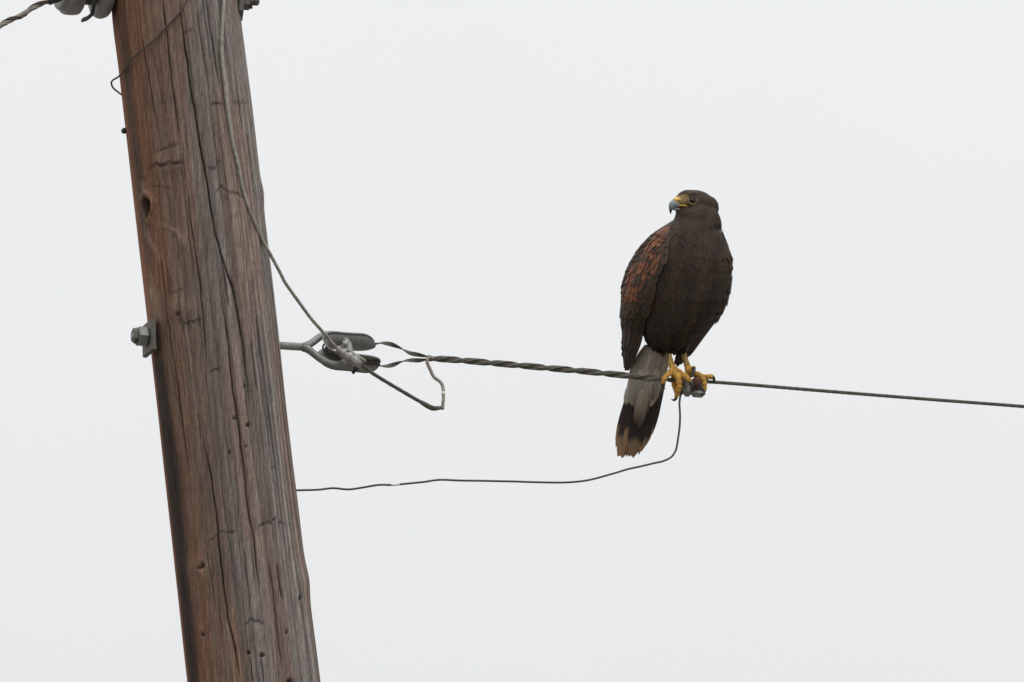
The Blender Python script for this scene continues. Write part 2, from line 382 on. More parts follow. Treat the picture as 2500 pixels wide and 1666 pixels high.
    C = C*(1-dark[:, None]*.95)+c(.012, .009, .008)*dark[:, None]*.95
    nz_ = len(zs); idx = np.arange(nz_*nth).reshape(nz_, nth)
    a = idx[:-1]; b = idx[1:]; Q = np.stack([a, np.roll(a, -1, 1), np.roll(b, -1, 1), b], -1).reshape(-1, 4)
    me = bpy.data.meshes.new('utility_pole'); org = pole_axis([0.0])[0]
    Vl = V-org; cap = len(Vl); Vl = np.vstack([Vl, (pole_axis([zt])[0]-org)[None]])
    tri = [[int(idx[-1, j]), int(idx[-1, (j+1) % nth]), cap] for j in range(nth)]
    me.from_pydata(Vl.tolist(), [], Q.tolist()+tri); me.update()
    me.polygons.foreach_set('use_smooth', [True]*len(me.polygons))
    ca = me.color_attributes.new('Col', 'FLOAT_COLOR', 'POINT')
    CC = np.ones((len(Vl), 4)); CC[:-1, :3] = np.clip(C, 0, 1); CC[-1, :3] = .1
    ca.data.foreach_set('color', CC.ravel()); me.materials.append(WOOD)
    o = bpy.data.objects.new('utility_pole', me); COL.objects.link(o); o.location = org; ORG[o] = org
    tag(o, 'leaning weathered round wooden utility pole with cracks and a knot hole', 'utility pole')
build_pole()

# ------------------------------------------------------------------ hardware frame: the span runs right and away
AZ = R(20)
def span_y(px): return (px-522)/S*math.tan(AZ)
bolt_d = P(744, 848, span_y(744))-P(340, 822, span_y(340)); bolt_d /= np.linalg.norm(bolt_d)
plate_h = np.cross(np.array([0, 0, 1.0]), bolt_d); plate_h /= np.linalg.norm(plate_h)     # points away from the lens
plate_v = np.cross(bolt_d, plate_h)
def hexprof(c, ax, r, h0, h1, rot=0.2, ch=0.9):
    ax = ax/np.linalg.norm(ax)
    up = plate_v*math.cos(rot)+plate_h*math.sin(rot)
    return lathe(c, ax, [(h0, r*.86), (h0+.0015, r), (h1-.002, r), (h1, r*ch)], 6, up)

# eye bolt through the pole
def eye_bolt():
    c0 = P(362, 823, span_y(362)); t = empty('eye_bolt', c0)
    tag(t, 'galvanised forked eye bolt through the pole holding the strand thimble', 'bolt')
    c0 = P(365, 823, span_y(365)-.012)
    end = P(747, 848, span_y(747))
    p = np.vstack([PP([(321, 823, span_y(321)-.012), (322.5, 823, span_y(322)-.012), (326, 823, span_y(326)-.012)]), np.linspace(P(334, 822.5, span_y(334)-.012), end, 12)])
    mesh_obj('shank', *tube(p, np.r_[[.0035, .0055, .0066], np.full(12, .0070)], 14), GALV, t)
    mesh_obj('square_washer', *bev_box(P(364, 826, span_y(364)-.012), bolt_d, plate_h, plate_v, .0042, .0265, .0285, .0012), GALV_R, t, smooth=False)
    n = P(356, 822, span_y(356)-.012)
    mesh_obj('nut', *hexprof(n, -bolt_d, .0185, -.001, .0165, .35, .85), GALV, t, smooth=False)
    mesh_obj('lock_nut', *hexprof(n-bolt_d*.0165, -bolt_d, .0145, .0, .0075, .0, .9), GALV_R, t, smooth=False)
    # forked eye: two arms closing round the thimble
    yy = span_y(815)
    loop = PP([(740, 848, span_y(740)), (752, 843, yy-.018), (766, 834, yy-.008), (783, 822, yy+.004), (801, 817, yy+.016), (822, 820, yy+.02),
               (845, 834, yy+.012), (853, 857, yy-.004), (846, 879, yy-.016), (828, 890, yy-.03), (806, 888.5, yy-.034), (783, 877, yy-.03), (766, 864, yy-.025), (752, 853, yy-.021), (740, 848, span_y(740))])
    p = smooth_path(loop, .003); L = np.linspace(0, 1, len(p))
    mesh_obj('eye', *tube(p, .0066+.0012*np.exp(-(np.minimum(L, 1-L)/.05)**2), 12), GALV, t)
eye_bolt()

# thimble: a channel bent into a U, open to the span
def thimble():
    u = P(1000, 868, span_y(1000))-P(800, 850, span_y(800)); u /= np.linalg.norm(u)
    tv = -dirv                                     # towards the lens
    wv = math.sin(R(50))*upv+math.cos(R(50))*tv; wv -= (wv@u)*u; wv /= np.linalg.norm(wv)
    vv = np.cross(wv, u); vv = vv if vv@upv > 0 else -vv
    c = P(815, 856, span_y(815))
    s = .021
    pts = [(.082, s*1.12), (.06, s*1.08), (.03, s), (.008, s)]
    arc = [(-.0+-.020*math.sin(a)+.004, s*math.cos(a)) for a in np.linspace(.15, math.pi-.15, 12)]
    path = pts+arc+[(.008, -s), (.03, -s), (.06, -s*1.08), (.082, -s*1.12)]
    p3 = smooth_path([(a, b, 0) for a, b in path], .0035)
    n = len(p3); L = np.linspace(0, 1, n); t = np.gradient(p3, axis=0); t /= np.linalg.norm(t, axis=1)[:, None]
    nrm = np.stack([-t[:, 1], t[:, 0], 0*L], 1)
    inside = np.array([.03, 0, 0])-p3; sg = np.sign((nrm*inside).sum(1)); nrm *= -sg[:, None]    # outward
    e = np.minimum(L, 1-L)
    hw = .0195*np.sqrt(np.clip(1-(np.clip(.13-e, 0, .13)/.132)**2, .02, 1))
    k = 11; w = np.linspace(-1, 1, k); V = []
    for th in (0, -.0028):
        for i in range(n):
            off = .010*np.abs(w)**2.2*(hw[i]/.0195)+th
            a = p3[i, 0]+off*nrm[i, 0]; b = p3[i, 1]+off*nrm[i, 1]
            V.append(c+a[:, None]*u+b[:, None]*vv+(w*hw[i])[:, None]*wv)
    V = np.vstack(V); N = n*k; F = []
    for i in range(n-1):
        for j in range(k-1):
            q = [i*k+j, i*k+j+1, (i+1)*k+j+1, (i+1)*k+j]; F += [q, [x+N for x in q[::-1]]]
    for i in range(n-1):
        for j in (0, k-1): F.append([i*k+j, (i+1)*k+j, (i+1)*k+j+N, i*k+j+N])
    for j in range(k-1):
        for i in (0, n-1): F.append([i*k+j, i*k+j+1, i*k+j+1+N, i*k+j+N])
    o = mesh_obj('strand_thimble', V, F, GALV)
    tag(o, 'galvanised grooved thimble seated in the eye of the forked bolt', 'thimble')
    # middle line of the outer groove, for the grip
    return [c+(q[0]+.0035*nn[0])*u+(q[1]+.0035*nn[1])*vv for q, nn in zip(p3, nrm)]
groove = thimble()

# main span strand, with its cut tail bent down out of the grip
MAIN = [(1045, 875), (1112, 879), (1196, 886), (1280, 893.5), (1350, 900), (1421, 906.4), (1491, 913.4), (1561, 920.5), (1617, 926), (1660, 929), (1700, 931.5), (1744, 933.5), (1838, 940.5), (2000, 954), (2250, 974), (2500, 993), (2900, 1026), (3800, 1096)]
main3 = [P(x, y, span_y(x)) for x, y in MAIN]
def span():
    t = empty('span_strand', main3[8])
    tag(t, 'taut twisted steel strand running from the pole bolt with the hawk on it', 'wire strand')
    p = smooth_path(main3, .004)
    mesh_obj('strand', *strand(p, .0021, 6, .00115, .085), STRAND, t)
    y = span_y(1044)
    tail = PP([(1060, 876, y+.001), (1047, 874, y-.003), (1042.5, 881, y-.006), (1045, 891, y-.006), (1050, 902, y-.005), (1055, 913, y-.004), (1061, 922.5, y-.004), (1070, 928.5, y-.005), (1077.5, 936, y-.006), (1081.7, 948, y-.008), (1082.8, 971, y-.012), (1081.5, 986, y-.014), (1080.5, 1000, y-.014)])
    mesh_obj('cut_tail', *strand(smooth_path(tail, .0025), .0021, 6, .00115, .03), STRAND_P, t)
    k = P(1082.4, 961, y-.0112)
    mesh_obj('paint_mark', *lathe(k, P(1082.8, 971, y-.012)-P(1081.9, 953, y-.009), [(-.0026, .0030), (-.002, .00345), (.002, .00345), (.0026, .0030)], 14), M_WHITE, t)
M_WHITE_ = M('white_paint_mark', .6); M_WHITE_.col(M_WHITE_.ramp(M_WHITE_.noise(200, 4, M_WHITE_.obj()), [(.3, (.62, .6, .56)), (.7, (.8, .79, .76))])); M_WHITE = M_WHITE_.m
span()

# preformed grip: one hairpin of rods, legs wrapped on the strand
def grip():
    t = empty('preformed_grip', main3[0])
    tag(t, 'preformed steel grip looped over the thimble and spiralled round the strand', 'cable grip')
    y = span_y(960)
    # loop round the groove
    gp = smooth_path(groove[1:-1], .004); tt, n, b = frames(gp)
    u = gp[0]-gp[-1]
    parts = []
    def ribbon(p, pitch, ph, nrod=4, rr=.00105):
        tt, n, b = frames(p); L = np.r_[0, np.cumsum(np.linalg.norm(np.diff(p, axis=0), axis=1))]
        a = ph+2*np.pi*L/pitch; d = np.cos(a)[:, None]*n+np.sin(a)[:, None]*b
        return join([tube(p+d*(k-(nrod-1)/2)*1.9*rr, rr, 6) for k in range(nrod)])
    mesh_obj('loop', *ribbon(gp, .12, .3), STRAND, t)
    up = smooth_path([gp[0], *PP([(932, 838, y+.012), (945, 839, y+.01), (958, 842, y+.008), (974, 848.5, y+.004), (1000, 862, span_y(1000)+.001), (1023, 867, span_y(1023)), (1046, 872, span_y(1046)+.002)])], .003)
    lo = smooth_path([gp[-1], *PP([(924, 893, y-.022), (943, 894.5, y-.018), (958, 891.5, y-.013), (985, 882.5, span_y(985)-.006), (1004, 880, span_y(1004)-.003), (1027, 880, span_y(1027)-.002), (1046, 877, span_y(1046)-.002)])], .003)
    mesh_obj('leg', *ribbon(up, .10, .9), STRAND, t); mesh_obj('leg', *ribbon(lo, .10, 2.0), STRAND, t)
    # wraps
    i1 = smooth_path(main3[:9]+[P(1640, 927.8, span_y(1640))], .003)
    tt, n, b = frames(i1); L = np.r_[0, np.cumsum(np.linalg.norm(np.diff(i1, axis=0), axis=1))]
    for leg in range(2):
        parts = []
        for k in range(3):
            m = int(len(i1)*(1-.02*((k*7+leg*3) % 4)))
            a = math.pi*leg+k*.58+2*np.pi*L/.106
            parts.append(tube((i1+.0046*(np.cos(a)[:, None]*n-np.sin(a)[:, None]*b))[:m], .00145, 7))
        mesh_obj('wrapped_leg', *join(parts), STRAND, t)
grip()

# bonding strand down the face of the pole
def bonding():
    pts = [(556, -90), (551, -45), (546.7, 0), (543, 53), (541.4, 107), (542.5, 147), (546.7, 187), (551, 228), (556, 268), (562, 308), (570, 355), (582, 407), (593.4, 462), (607, 507), (624, 550), (641, 588)]
    p3 = [P(x, y, pole_y(x, y, .006)) for x, y in pts]
    ya, yb = pole_y(641, 588, .006), span_y(850)-.052
    free = [(655, 612), (685, 668), (698, 693), (733, 742), (759.4, 778), (792, 815), (824.5, 852.5), (850, 871), (880, 889)]
    p3 += [P(x, y, ya+(yb-ya)*min(1, (x-641)/200)) for x, y in free]
    yc = span_y(1065)-.016
    p3 += [P(x, y, yb+(yc-yb)*(x-880)/190) for x, y in [(907, 910), (947, 935), (985, 957.5), (1023, 979.5), (1050, 993), (1066, 997.5)]]
    t = empty('bonding_strand', p3[16])
    tag(t, 'pale stranded bonding wire hanging down the pole face to a bent joint', 'wire strand')
    k = 24
    mesh_obj('strand', *strand(smooth_path(p3[:k], .003), .0020, 6, .0011, .05), STRAND_L, t)
    mesh_obj('strand', *strand(smooth_path(p3[k-1:], .003), .0022, 6, .0012, .11), STRAND, t)
    j = smooth_path([p3[-3]]+list(PP([(1046, 992.5, yc), (1058, 997.5, yc-.001), (1070, 996.5, yc), (1081, 996, yc+.001)])), .002)
    L = np.linspace(0, 1, len(j))
    mesh_obj('joint_sleeve', *tube(j, .0028+.0022*np.sin(L*math.pi)**.7+.0004*np.sin(L*60), 10, .75), STRAND, t)
    # crimped connector
    a, b = P(823, 851, yb), P(883, 891, yb); d = (b-a)/np.linalg.norm(b-a); ln = np.linalg.norm(b-a)
    c = empty('wire_connector', (a+b)/2); tag(c, 'bright metal bolted connector clamping the bonding wire before the thimble', 'connector')
    up = np.array([.55, -.35, .75])
    prof = [(0, .0062), (.001, .0078), (.005, .0078), (.0055, .0064), (.0095, .0066), (.0105, .0098), (.0165, .0100), (.018, .0080), (.022, .0080), (.0235, .0104), (.029, .0104), (.0305, .0086), (.034, .0088), (.036, .0102), (.044, .0100), (.0455, .0086), (ln-.004, .0080), (ln-.001, .0066), (ln, .0045)]
    mesh_obj('body', *lathe(a-d*.0+np.array([0, -.0015, -.0015]), d, prof, 16, up), GALV_L, c)
    s = np.cross(d, -dirv); s /= np.linalg.norm(s)
    if s@upv < 0: s = -s
    q = a+d*.006
    mesh_obj('bolt', *lathe(q+s*.002, s*.95+d*.1, [(0, .0042), (.010, .0042), (.011, .0062), (.0155, .0062), (.016, .0036), (.021, .0034), (.022, .002)], 10), GALV_L, c)
    q = a+d*.036
    mesh_obj('clamp_bar', *bev_box(q+s*.0075+np.array([0, -.003, 0]), d, s, np.cross(d, s), .020, .0036, .0042, .0015), GALV_L, c)
    mesh_obj('bolt', *lathe(q-s*.006+d*.012, -s, [(0, .005), (.008, .005), (.0085, .0032), (.015, .003), (.016, .0016)], 8), DARK, c)
bonding()

# ground clamp under the talons and its solid wire
def ground_clamp():
    y = span_y(1690)
    t = empty('ground_clamp', P(1690, 950, y)); tag(t, 'grey ground clamp with a rusty bolt head gripped on the strand under the talons', 'clamp')
    ux = main3[12]-main3[9]; ux /= np.linalg.norm(ux); vz = np.cross(np.array([0, -1.0, 0]), ux); vz = vz if vz[2] > 0 else -vz
    wz = np.cross(ux, vz)
    mesh_obj('body', *bev_box(P(1692, 946, y+.004), ux, vz, wz, .0175, .0125, .0115, .005), GALV, t)
    mesh_obj('jaw', *bev_box(P(1677, 953, y-.008), ux, vz, wz, .0085, .0120, .0075, .0045), GALV, t)
    mesh_obj('jaw', *bev_box(P(1704, 962, y-.004), ux, vz, wz, .0125, .0058, .0090, .004), GALV, t)
    fw = np.array([.12, -1, -.12])
    mesh_obj('bolt_head', *lathe(P(1699, 936, y-.006), fw, [(0, .0098), (.006, .0105), (.010, .0100), (.0125, .0082), (.0138, .005), (.0142, .002)], 20, (0, 0, 1), .82), RUST, t)
    mesh_obj('saddle', *bev_box(P(1663, 944, y-.001), ux, vz, wz, .0058, .0150, .0090, .003), RUST, t)
    mesh_obj('eyelet', *tube(smooth_path(PP([(1712, 962, y-.009), (1717, 963, y-.009), (1719, 958, y-.008), (1717, 950, y-.007)]), .0015), .0022, 8), DARK, t)
    # solid copper ground wire running back to the pole
    pts = [(1663, 955), (1660.5, 970), (1658.8, 987), (1660.2, 1010), (1659.5, 1039), (1656, 1067), (1651.5, 1094), (1645.5, 1108), (1636, 1118.5), (1618, 1126.5), (1595, 1131.5), (1563, 1139.5), (1533, 1146), (1490.5, 1158.6), (1435, 1173), (1380, 1178), (1308, 1177.7), (1210, 1175), (1125, 1173.5), (1074, 1171.8), (1031, 1177.5), (963, 1184), (925, 1184.3), (883, 1191), (849, 1195), (813, 1192), (776, 1196), (725, 1197.7)]
    p = [P(x, yy, span_y(x)+(.0 if x > 900 else .01)) for x, yy in pts]
    p += [P(690, 1200, .075), P(650, 1206, .108), P(600, 1218, .1285), P(570, 1260, .1265), P(575, 1400, .1265), P(600, 1700, .1285)]
    o = empty('ground_wire', p[12]); tag(o, 'thin dark bare wire bent up from the pole to the ground clamp', 'wire')
    sp = smooth_path(p, .004); sp += np.stack([0*sp[:, 0], 0*sp[:, 0], .0006*(vnoise(np.arange(len(sp))*.12, 0*sp[:, 0], 5)-.5)], 1)
    mesh_obj('conductor', *tube(sp, .00185, 8), WIRE, o)
    i = int(np.argmin(np.abs(proj(sp)[0]-963))); 
    mesh_obj('bare_spot', *tube(sp[i-2:i+3], .00215, 8), M_WHITE, o)
ground_clamp()

# thin loose tie wire over the upper face
def tie_wire():
    pts = [(476, -60), (466, -25), (455.8, 0), (447, 18), (437.6, 32), (407, 65), (386, 87), (365, 108), (344, 125), (325, 141), (316, 152), (308.6, 166), (297, 180)]
    p = [P(x, y, pole_y(x, y, .0045)) for x, y in pts]
    p += list(PP([(286, 190, -.028), (277, 195, -.018), (273, 199, -.012), (272, 205, -.008), (275, 213, -.004), (281, 219.5, .0), (292, 228, .012), (302, 236, .03)]))
    o = mesh_obj('tie_wire', *tube(smooth_path(p, .0025), .00165, 8), WIRE_B)
    tag(o, 'thin rusty loose wire slanting over the pole face with a hooked end', 'wire')
    a = P(304, 319.5, -.012)
    o = mesh_obj('old_nail', *lathe(a, P(287, 324, -.03)-P(296, 321, -.015), [(-.012, .004), (.000, .0052), (.003, .0056), (.006, .0044), (.009, .0022), (.0100, .0008)], 7), DARK)
    tag(o, 'short dark nail stub sticking out of the red edge of the pole', 'nail')
tie_wire()

# spool insulator and drop wire at the upper left
def insulator():
    ax = np.array([-.93, -.34, -.03]); ax /= np.linalg.norm(ax)
    c = P(266, -30, -.02)
    t = empty('spool_insulator', c); tag(t, 'grey porcelain spool insulator on a dark bracket beside the pole top', 'insulator')
    k = 1/S/.93
    def ring(name, a, b, r0, mat, par=t, rnd=.006):
        prof = [(a*k, r0-rnd), (a*k+rnd*.3, r0-rnd*.3), (a*k+rnd, r0), (b*k-rnd, r0), (b*k-rnd*.3, r0-rnd*.3), (b*k, r0-rnd)]
        return mesh_obj(name, *lathe(c, ax, prof, 40), mat, par)
    ring('flange', 0, 33, .0565, PORC, rnd=.010)
    ring('core', 28, 92, .034, DARK, rnd=.003)
    f = ring('flange', 73, 108, .0545, PORC, rnd=.006)
    ring('lip', 96, 120, .049, PORC, f, .008)
    ring('rim', 70, 82, .0535, PORC, f, .003)
    ring('end_cap', 118, 134, .022, DARK, rnd=.004)
    p = smooth_path([P(238, -60, -.09), P(232, -10, -.115), P(226, 30, -.095), P(214, 44, -.075), P(202, 49, -.06)], .003)
    mesh_obj('bracket', *tube(p, np.linspace(.010, .0055, len(p)), 8, .5), DARK, t)
    mesh_obj('bracket', *bev_box(P(258, -40, -.02), np.array([1.0, 0, 0]), np.array([0, 1.0, 0]), np.array([0, 0, 1.0]), .045, .008, .012, .002), DARK, t)
    # drop wire
    y0 = -.085
    pts = [(150, -22), (138, -12), (119, 0), (107, 7), (77, 22), (47.6, 39), (0, 64), (-60, 97), (-300, 215), (-900, 480)]
    p = smooth_path([P(x, y, y0-(150-x)/S*.3) for x, y in pts], .004)
    w = empty('drop_wire', p[3]); tag(w, 'twisted service drop wire leaving the spool insulator away from the pole', 'wire strand')
    mesh_obj('strand', *strand(p, .0030, 6, .0015, .075), STRAND_L, w)
    tt, n, b = frames(p); L = np.r_[0, np.cumsum(np.linalg.norm(np.diff(p, axis=0), axis=1))]
    parts = []
    for kk in range(2):
        a = kk*.75+2*np.pi*L/.062
        parts.append(tube(p+.0050*(np.cos(a)[:, None]*n+np.sin(a)[:, None]*b), .0017, 6))
    mesh_obj('wrapped_tie', *join(parts), WIRE_B, w)
    mesh_obj('sleeve', *tube(smooth_path([P(x, y, y0-(150-x)/S*.3) for x, y in [(150, -14), (141, -6), (128, -2), (118, 2)]], .003), .0088, 12), DARK, w)
insulator()

def top_bolt():
    d = np.array([.97, .06, -.06]); d /= np.linalg.norm(d); h = np.array([-.06, 1, 0]); h -= (h@d)*d; h /= np.linalg.norm(h); v = np.cross(d, h)
    def q(px, y=-3): return P(px, y, .01)
    t = empty('through_bolt', q(590)); tag(t, 'through bolt end with square washer and stacked nuts beside the bonding wire', 'bolt')
    mesh_obj('square_washer', *bev_box(q(590, -2), d, h, v, .0045, .031, .0325, .0015), GALV_R, t, smooth=False)
    mesh_obj('spacer', *bev_box(q(603.5, -3), d, h, v, .0056, .017, .0165, .0012), GALV_R, t, smooth=False)
    mesh_obj('nut', *lathe(q(607.5), d, [(0, .0165), (.0025, .0190), (.0068, .0190), (.0075, .018)], 6, v), GALV_R, t, smooth=False)
    mesh_obj('shank', *lathe(q(560), d, [(0, .0085), (.048, .0090), (.0500, .0088), (.0525, .0072), (.0535, .005)], 18), GALV_R, t)
top_bolt()
#HAWK
# ------------------------------------------------------------------ the hawk
YH = span_y(1655)
def H(px, py, d): return P(px, py, YH+d)
def Wf(px, py, d): return P(px, py, span_y(px)+d)
# rings of the trunk: py, left, right, centre depth, half depth
RINGS = np.array([
 (496, 1668, 1735, -.034, .018), (503, 1658, 1744, -.035, .0235), (512, 1651.5, 1750, -.035, .0275), (522, 1649, 1754.5, -.035, .0300), (531, 1647.5, 1757.5, -.034, .032),
 (540, 1642, 1759.5, -.033, .035), (548, 1631, 1760, -.031, .039), (556, 1618, 1758.5, -.029, .043), (565, 1605, 1761, -.027, .047), (576, 1592, 1765.5, -.025, .051),
 (588, 1580, 1770.5, -.023, .055), (602, 1568, 1776.5, -.021, .058), (618, 1558, 1783.5, -.019, .061), (640, 1548, 1787, -.016, .064), (664, 1543, 1786, -.012, .066),
 (690, 1542, 1782, -.008, .067), (718, 1545, 1775, -.004, .067), (745, 1551, 1763, .001, .066), (770, 1558, 1747, .006, .064), (795, 1564, 1727, .012, .060),
 (815, 1570, 1709, .017, .054), (832, 1577, 1694, .022, .046), (845, 1585, 1683, .026, .037), (854, 1597, 1673, .029, .026), (859, 1610, 1662, .030, .014)])
def ring_at(py): return [np.interp(py, RINGS[:, 0], RINGS[:, k]) for k in range(1, 5)]
def body_front(px, py):
    l, r, dc, hd = ring_at(py); u = np.clip((px-(l+r)/2)/((r-l)/2), -1, 1)
    return dc-hd*math.sqrt(max(0, 1-u*u))
def trunk():
    seg = 48; a = np.linspace(0, 2*np.pi, seg, endpoint=False); V = []
    pys = np.r_[np.linspace(496, 859, 90)]
    for py in pys:
        l, r, dc, hd = ring_at(py); c, w = (l+r)/2, (r-l)/2
        for t in a:
            cx, sy = math.cos(t), math.sin(t)
            V.append(H(c+w*math.copysign(abs(cx)**.92, cx), py, dc+hd*math.copysign(abs(sy)**.92, sy)))
    n = len(pys)
    F = [[i*seg+j, i*seg+(j+1) % seg, (i+1)*seg+(j+1) % seg, (i+1)*seg+j] for i in range(n-1) for j in range(seg)]
    F += [list(range(seg))[::-1], [(n-1)*seg+j for j in range(seg)]]
    return np.array(V), F
# head frame: looking left and a little towards the lens
HF = np.array([-.90, -.43, -.02]); HF /= np.linalg.norm(HF)
HU = np.array([0, -.05, 1.0]); HU -= (HU@HF)*HF; HU /= np.linalg.norm(HU); HL = np.cross(HU, HF)     # HL: lateral
if HL[1] > 0: HL = -HL                                     # HL towards the lens
def ell(c, ax, rad, seg=24, rings=16):
    V = []; 
    for i in range(rings+1):
        ph = math.pi*(i+.5*(i == 0)*.02-.5*(i == rings)*.02)/rings
        for j in range(seg):
            t = 2*math.pi*j/seg
            V.append(np.array(c)+rad[0]*math.cos(ph)*ax[0]+rad[1]*math.sin(ph)*math.cos(t)*ax[1]+rad[2]*math.sin(ph)*math.sin(t)*ax[2])
    F = [[i*seg+j, i*seg+(j+1) % seg, (i+1)*seg+(j+1) % seg, (i+1)*seg+j] for i in range(rings) for j in range(seg)]
    F += [list(range(seg))[::-1], [rings*seg+j for j in range(seg)]]
    return np.array(V), F
HC = H(1698, 497, -.034)
AX = (HF, HU, HL)
HEAD = [ell(HC, AX, (.0345, .0238, .0255)), ell(H(1717, 507, -.030), AX, (.0275, .0240, .0255)), ell(H(1685, 490, -.038), AX, (.0275, .0190, .0205)), ell(H(1671, 494, -.043), AX, (.0195, .0150, .0150)), ell(H(1662, 496, -.046), AX, (.0135, .0125, .0112)),
        ell(H(1670, 512, -.041), AX, (.0180, .0090, .0125))]
for s in (1, -1):       # brow ridges shading the eyes
    HEAD.append(ell(H(1684, 478.5, -.0405)+HL*s*.0150, (HF*.97-HU*.18+HL*s*-.1, HU, HL), (.0150, .0036, .0062)))
# legs: tarsus and toes (px, py, d to the wire, radius)
def chain(pts, f=Wf, step=.0012):
    p = np.array([np.r_[f(a, b, c), r] for a, b, c, r in pts])
    q = smooth_path(p[:, :3], step); L = np.r_[0, np.cumsum(np.linalg.norm(np.diff(p[:, :3], axis=0), axis=1))]
    Lq = np.r_[0, np.cumsum(np.linalg.norm(np.diff(q, axis=0), axis=1))]; Lq *= L[-1]/Lq[-1]
    return q, np.interp(Lq, L, p[:, 3])
TARSI = [[(1627, 845, .012, .0062), (1630.5, 860, .009, .0056), (1635.5, 878, .004, .0056), (1641, 894, -.001, .0064), (1645, 904, -.004, .0080), (1647, 912, -.006, .0080)],
         [(1664, 842, .018, .0056), (1667.5, 858, .015, .0052), (1673, 878, .010, .0052), (1678.5, 895, .005, .0060), (1682, 906, .002, .0074), (1684, 914, .0, .0074)]]
TOES = [
 [(1645, 904, -.004, .0070), (1636, 910, -.009, .0056), (1627, 918, -.012, .0050), (1621, 927, -.012, .0047), (1618.5, 935, -.010, .0042)],
 [(1647, 910, -.006, .0072), (1652, 918, -.013, .0058), (1656.5, 928, -.016, .0055), (1658.5, 940, -.016, .0054), (1656.5, 952, -.012, .0052), (1653, 963, -.006, .0046), (1651, 969, -.002, .0040)],
 [(1649, 906, -.006, .0070), (1661, 911, -.014, .0056), (1671, 918, -.020, .0054), (1679, 925.5, -.023, .0054), (1684, 930, -.024, .0046)],
 [(1646, 912, -.002, .0066), (1646, 926, .007, .0058), (1647, 940, .008, .0056), (1651, 954, .004, .0050), (1653, 962, -.001, .0040)],
 [(1682, 908, .002, .0064), (1686, 909, -.006, .0056), (1690.5, 903, -.012, .0052), (1693.5, 899, -.015, .0046)],
 [(1684, 910, .0, .0066), (1698, 913, -.008, .0055), (1710, 917.5, -.013, .0053), (1717, 927, -.015, .0051), (1720, 939, -.015, .0048), (1720, 951, -.013, .0044)],
 [(1686, 910, .002, .0064), (1703, 916, .003, .0056), (1718, 921.5, -.002, .0052), (1729, 920.5, -.006, .0051), (1738, 920, -.007, .0046)],
 [(1683, 913, .004, .0060), (1680, 926, .011, .0055), (1684, 942, .010, .0050), (1690, 952, .006, .0040)],
]
TALONS = [
 [(1618.5, 935, -.010, .0031), (1617.5, 942, -.009, .0026), (1619.5, 947.5, -.006, .0017), (1625, 950, -.003, .0004)],
 [(1651, 969, -.002, .0034), (1649.5, 974, .0, .0029), (1645, 977.5, .002, .0020), (1638.5, 974.5, .003, .0004)],
 [(1684, 930, -.024, .0034), (1688.5, 937, -.027, .0030), (1690.5, 946, -.026, .0023), (1688, 958, -.020, .0005)],
 [(1693.5, 900, -.017, .0036), (1694.5, 906, -.021, .0032), (1692, 913.5, -.023, .0024), (1686, 920, -.023, .0005)],
 [(1720, 951, -.013, .0036), (1718.5, 957, -.012, .0030), (1714.5, 962, -.008, .0018), (1710, 964, -.004, .0005)],
 [(1739, 920, -.008, .0034), (1743, 925, -.008, .0030), (1742, 931, -.005, .0020), (1734, 938, .001, .0004)],
]
hawk = empty('hawk', Wf(1655, 905, 0))
tag(hawk, 'dark brown hawk with rufous shoulder and yellow legs perched on the strand', 'hawk')

def skin_material():
    m = M('hawk_body', .72, 0, .3); o = m.obj()
    at = m.n('ShaderNodeAttribute', attribute_name='Col'); lg = m.n('ShaderNodeAttribute', attribute_name='leg')
    f = m.noise(120, 5, o); g = m.noise(420, 3, o)
    c = m.mul(at.outputs['Color'], m.ramp(f, [(.3, (.72, .70, .68)), (.7, (1.25, 1.22, 1.2))]))
    m.col(c)
    vo = m.n('ShaderNodeTexVoronoi', Scale=520.0); m.l(o, vo.inputs['Vector'])
    ml = m.n('ShaderNodeMath', operation='MULTIPLY'); m.l(vo.outputs['Distance'], ml.inputs[0]); m.l(lg.outputs['Fac'], ml.inputs[1])
    ad = m.n('ShaderNodeMath', operation='ADD'); m.l(ml.outputs[0], ad.inputs[0]); m.l(g, ad.inputs[1])
    m.bump(ad.outputs[0], .6, .0012); return m.m
SKIN = skin_material()
DKB = np.array((.040, .0275, .0205)); YEL = np.array((.54, .315, .068))

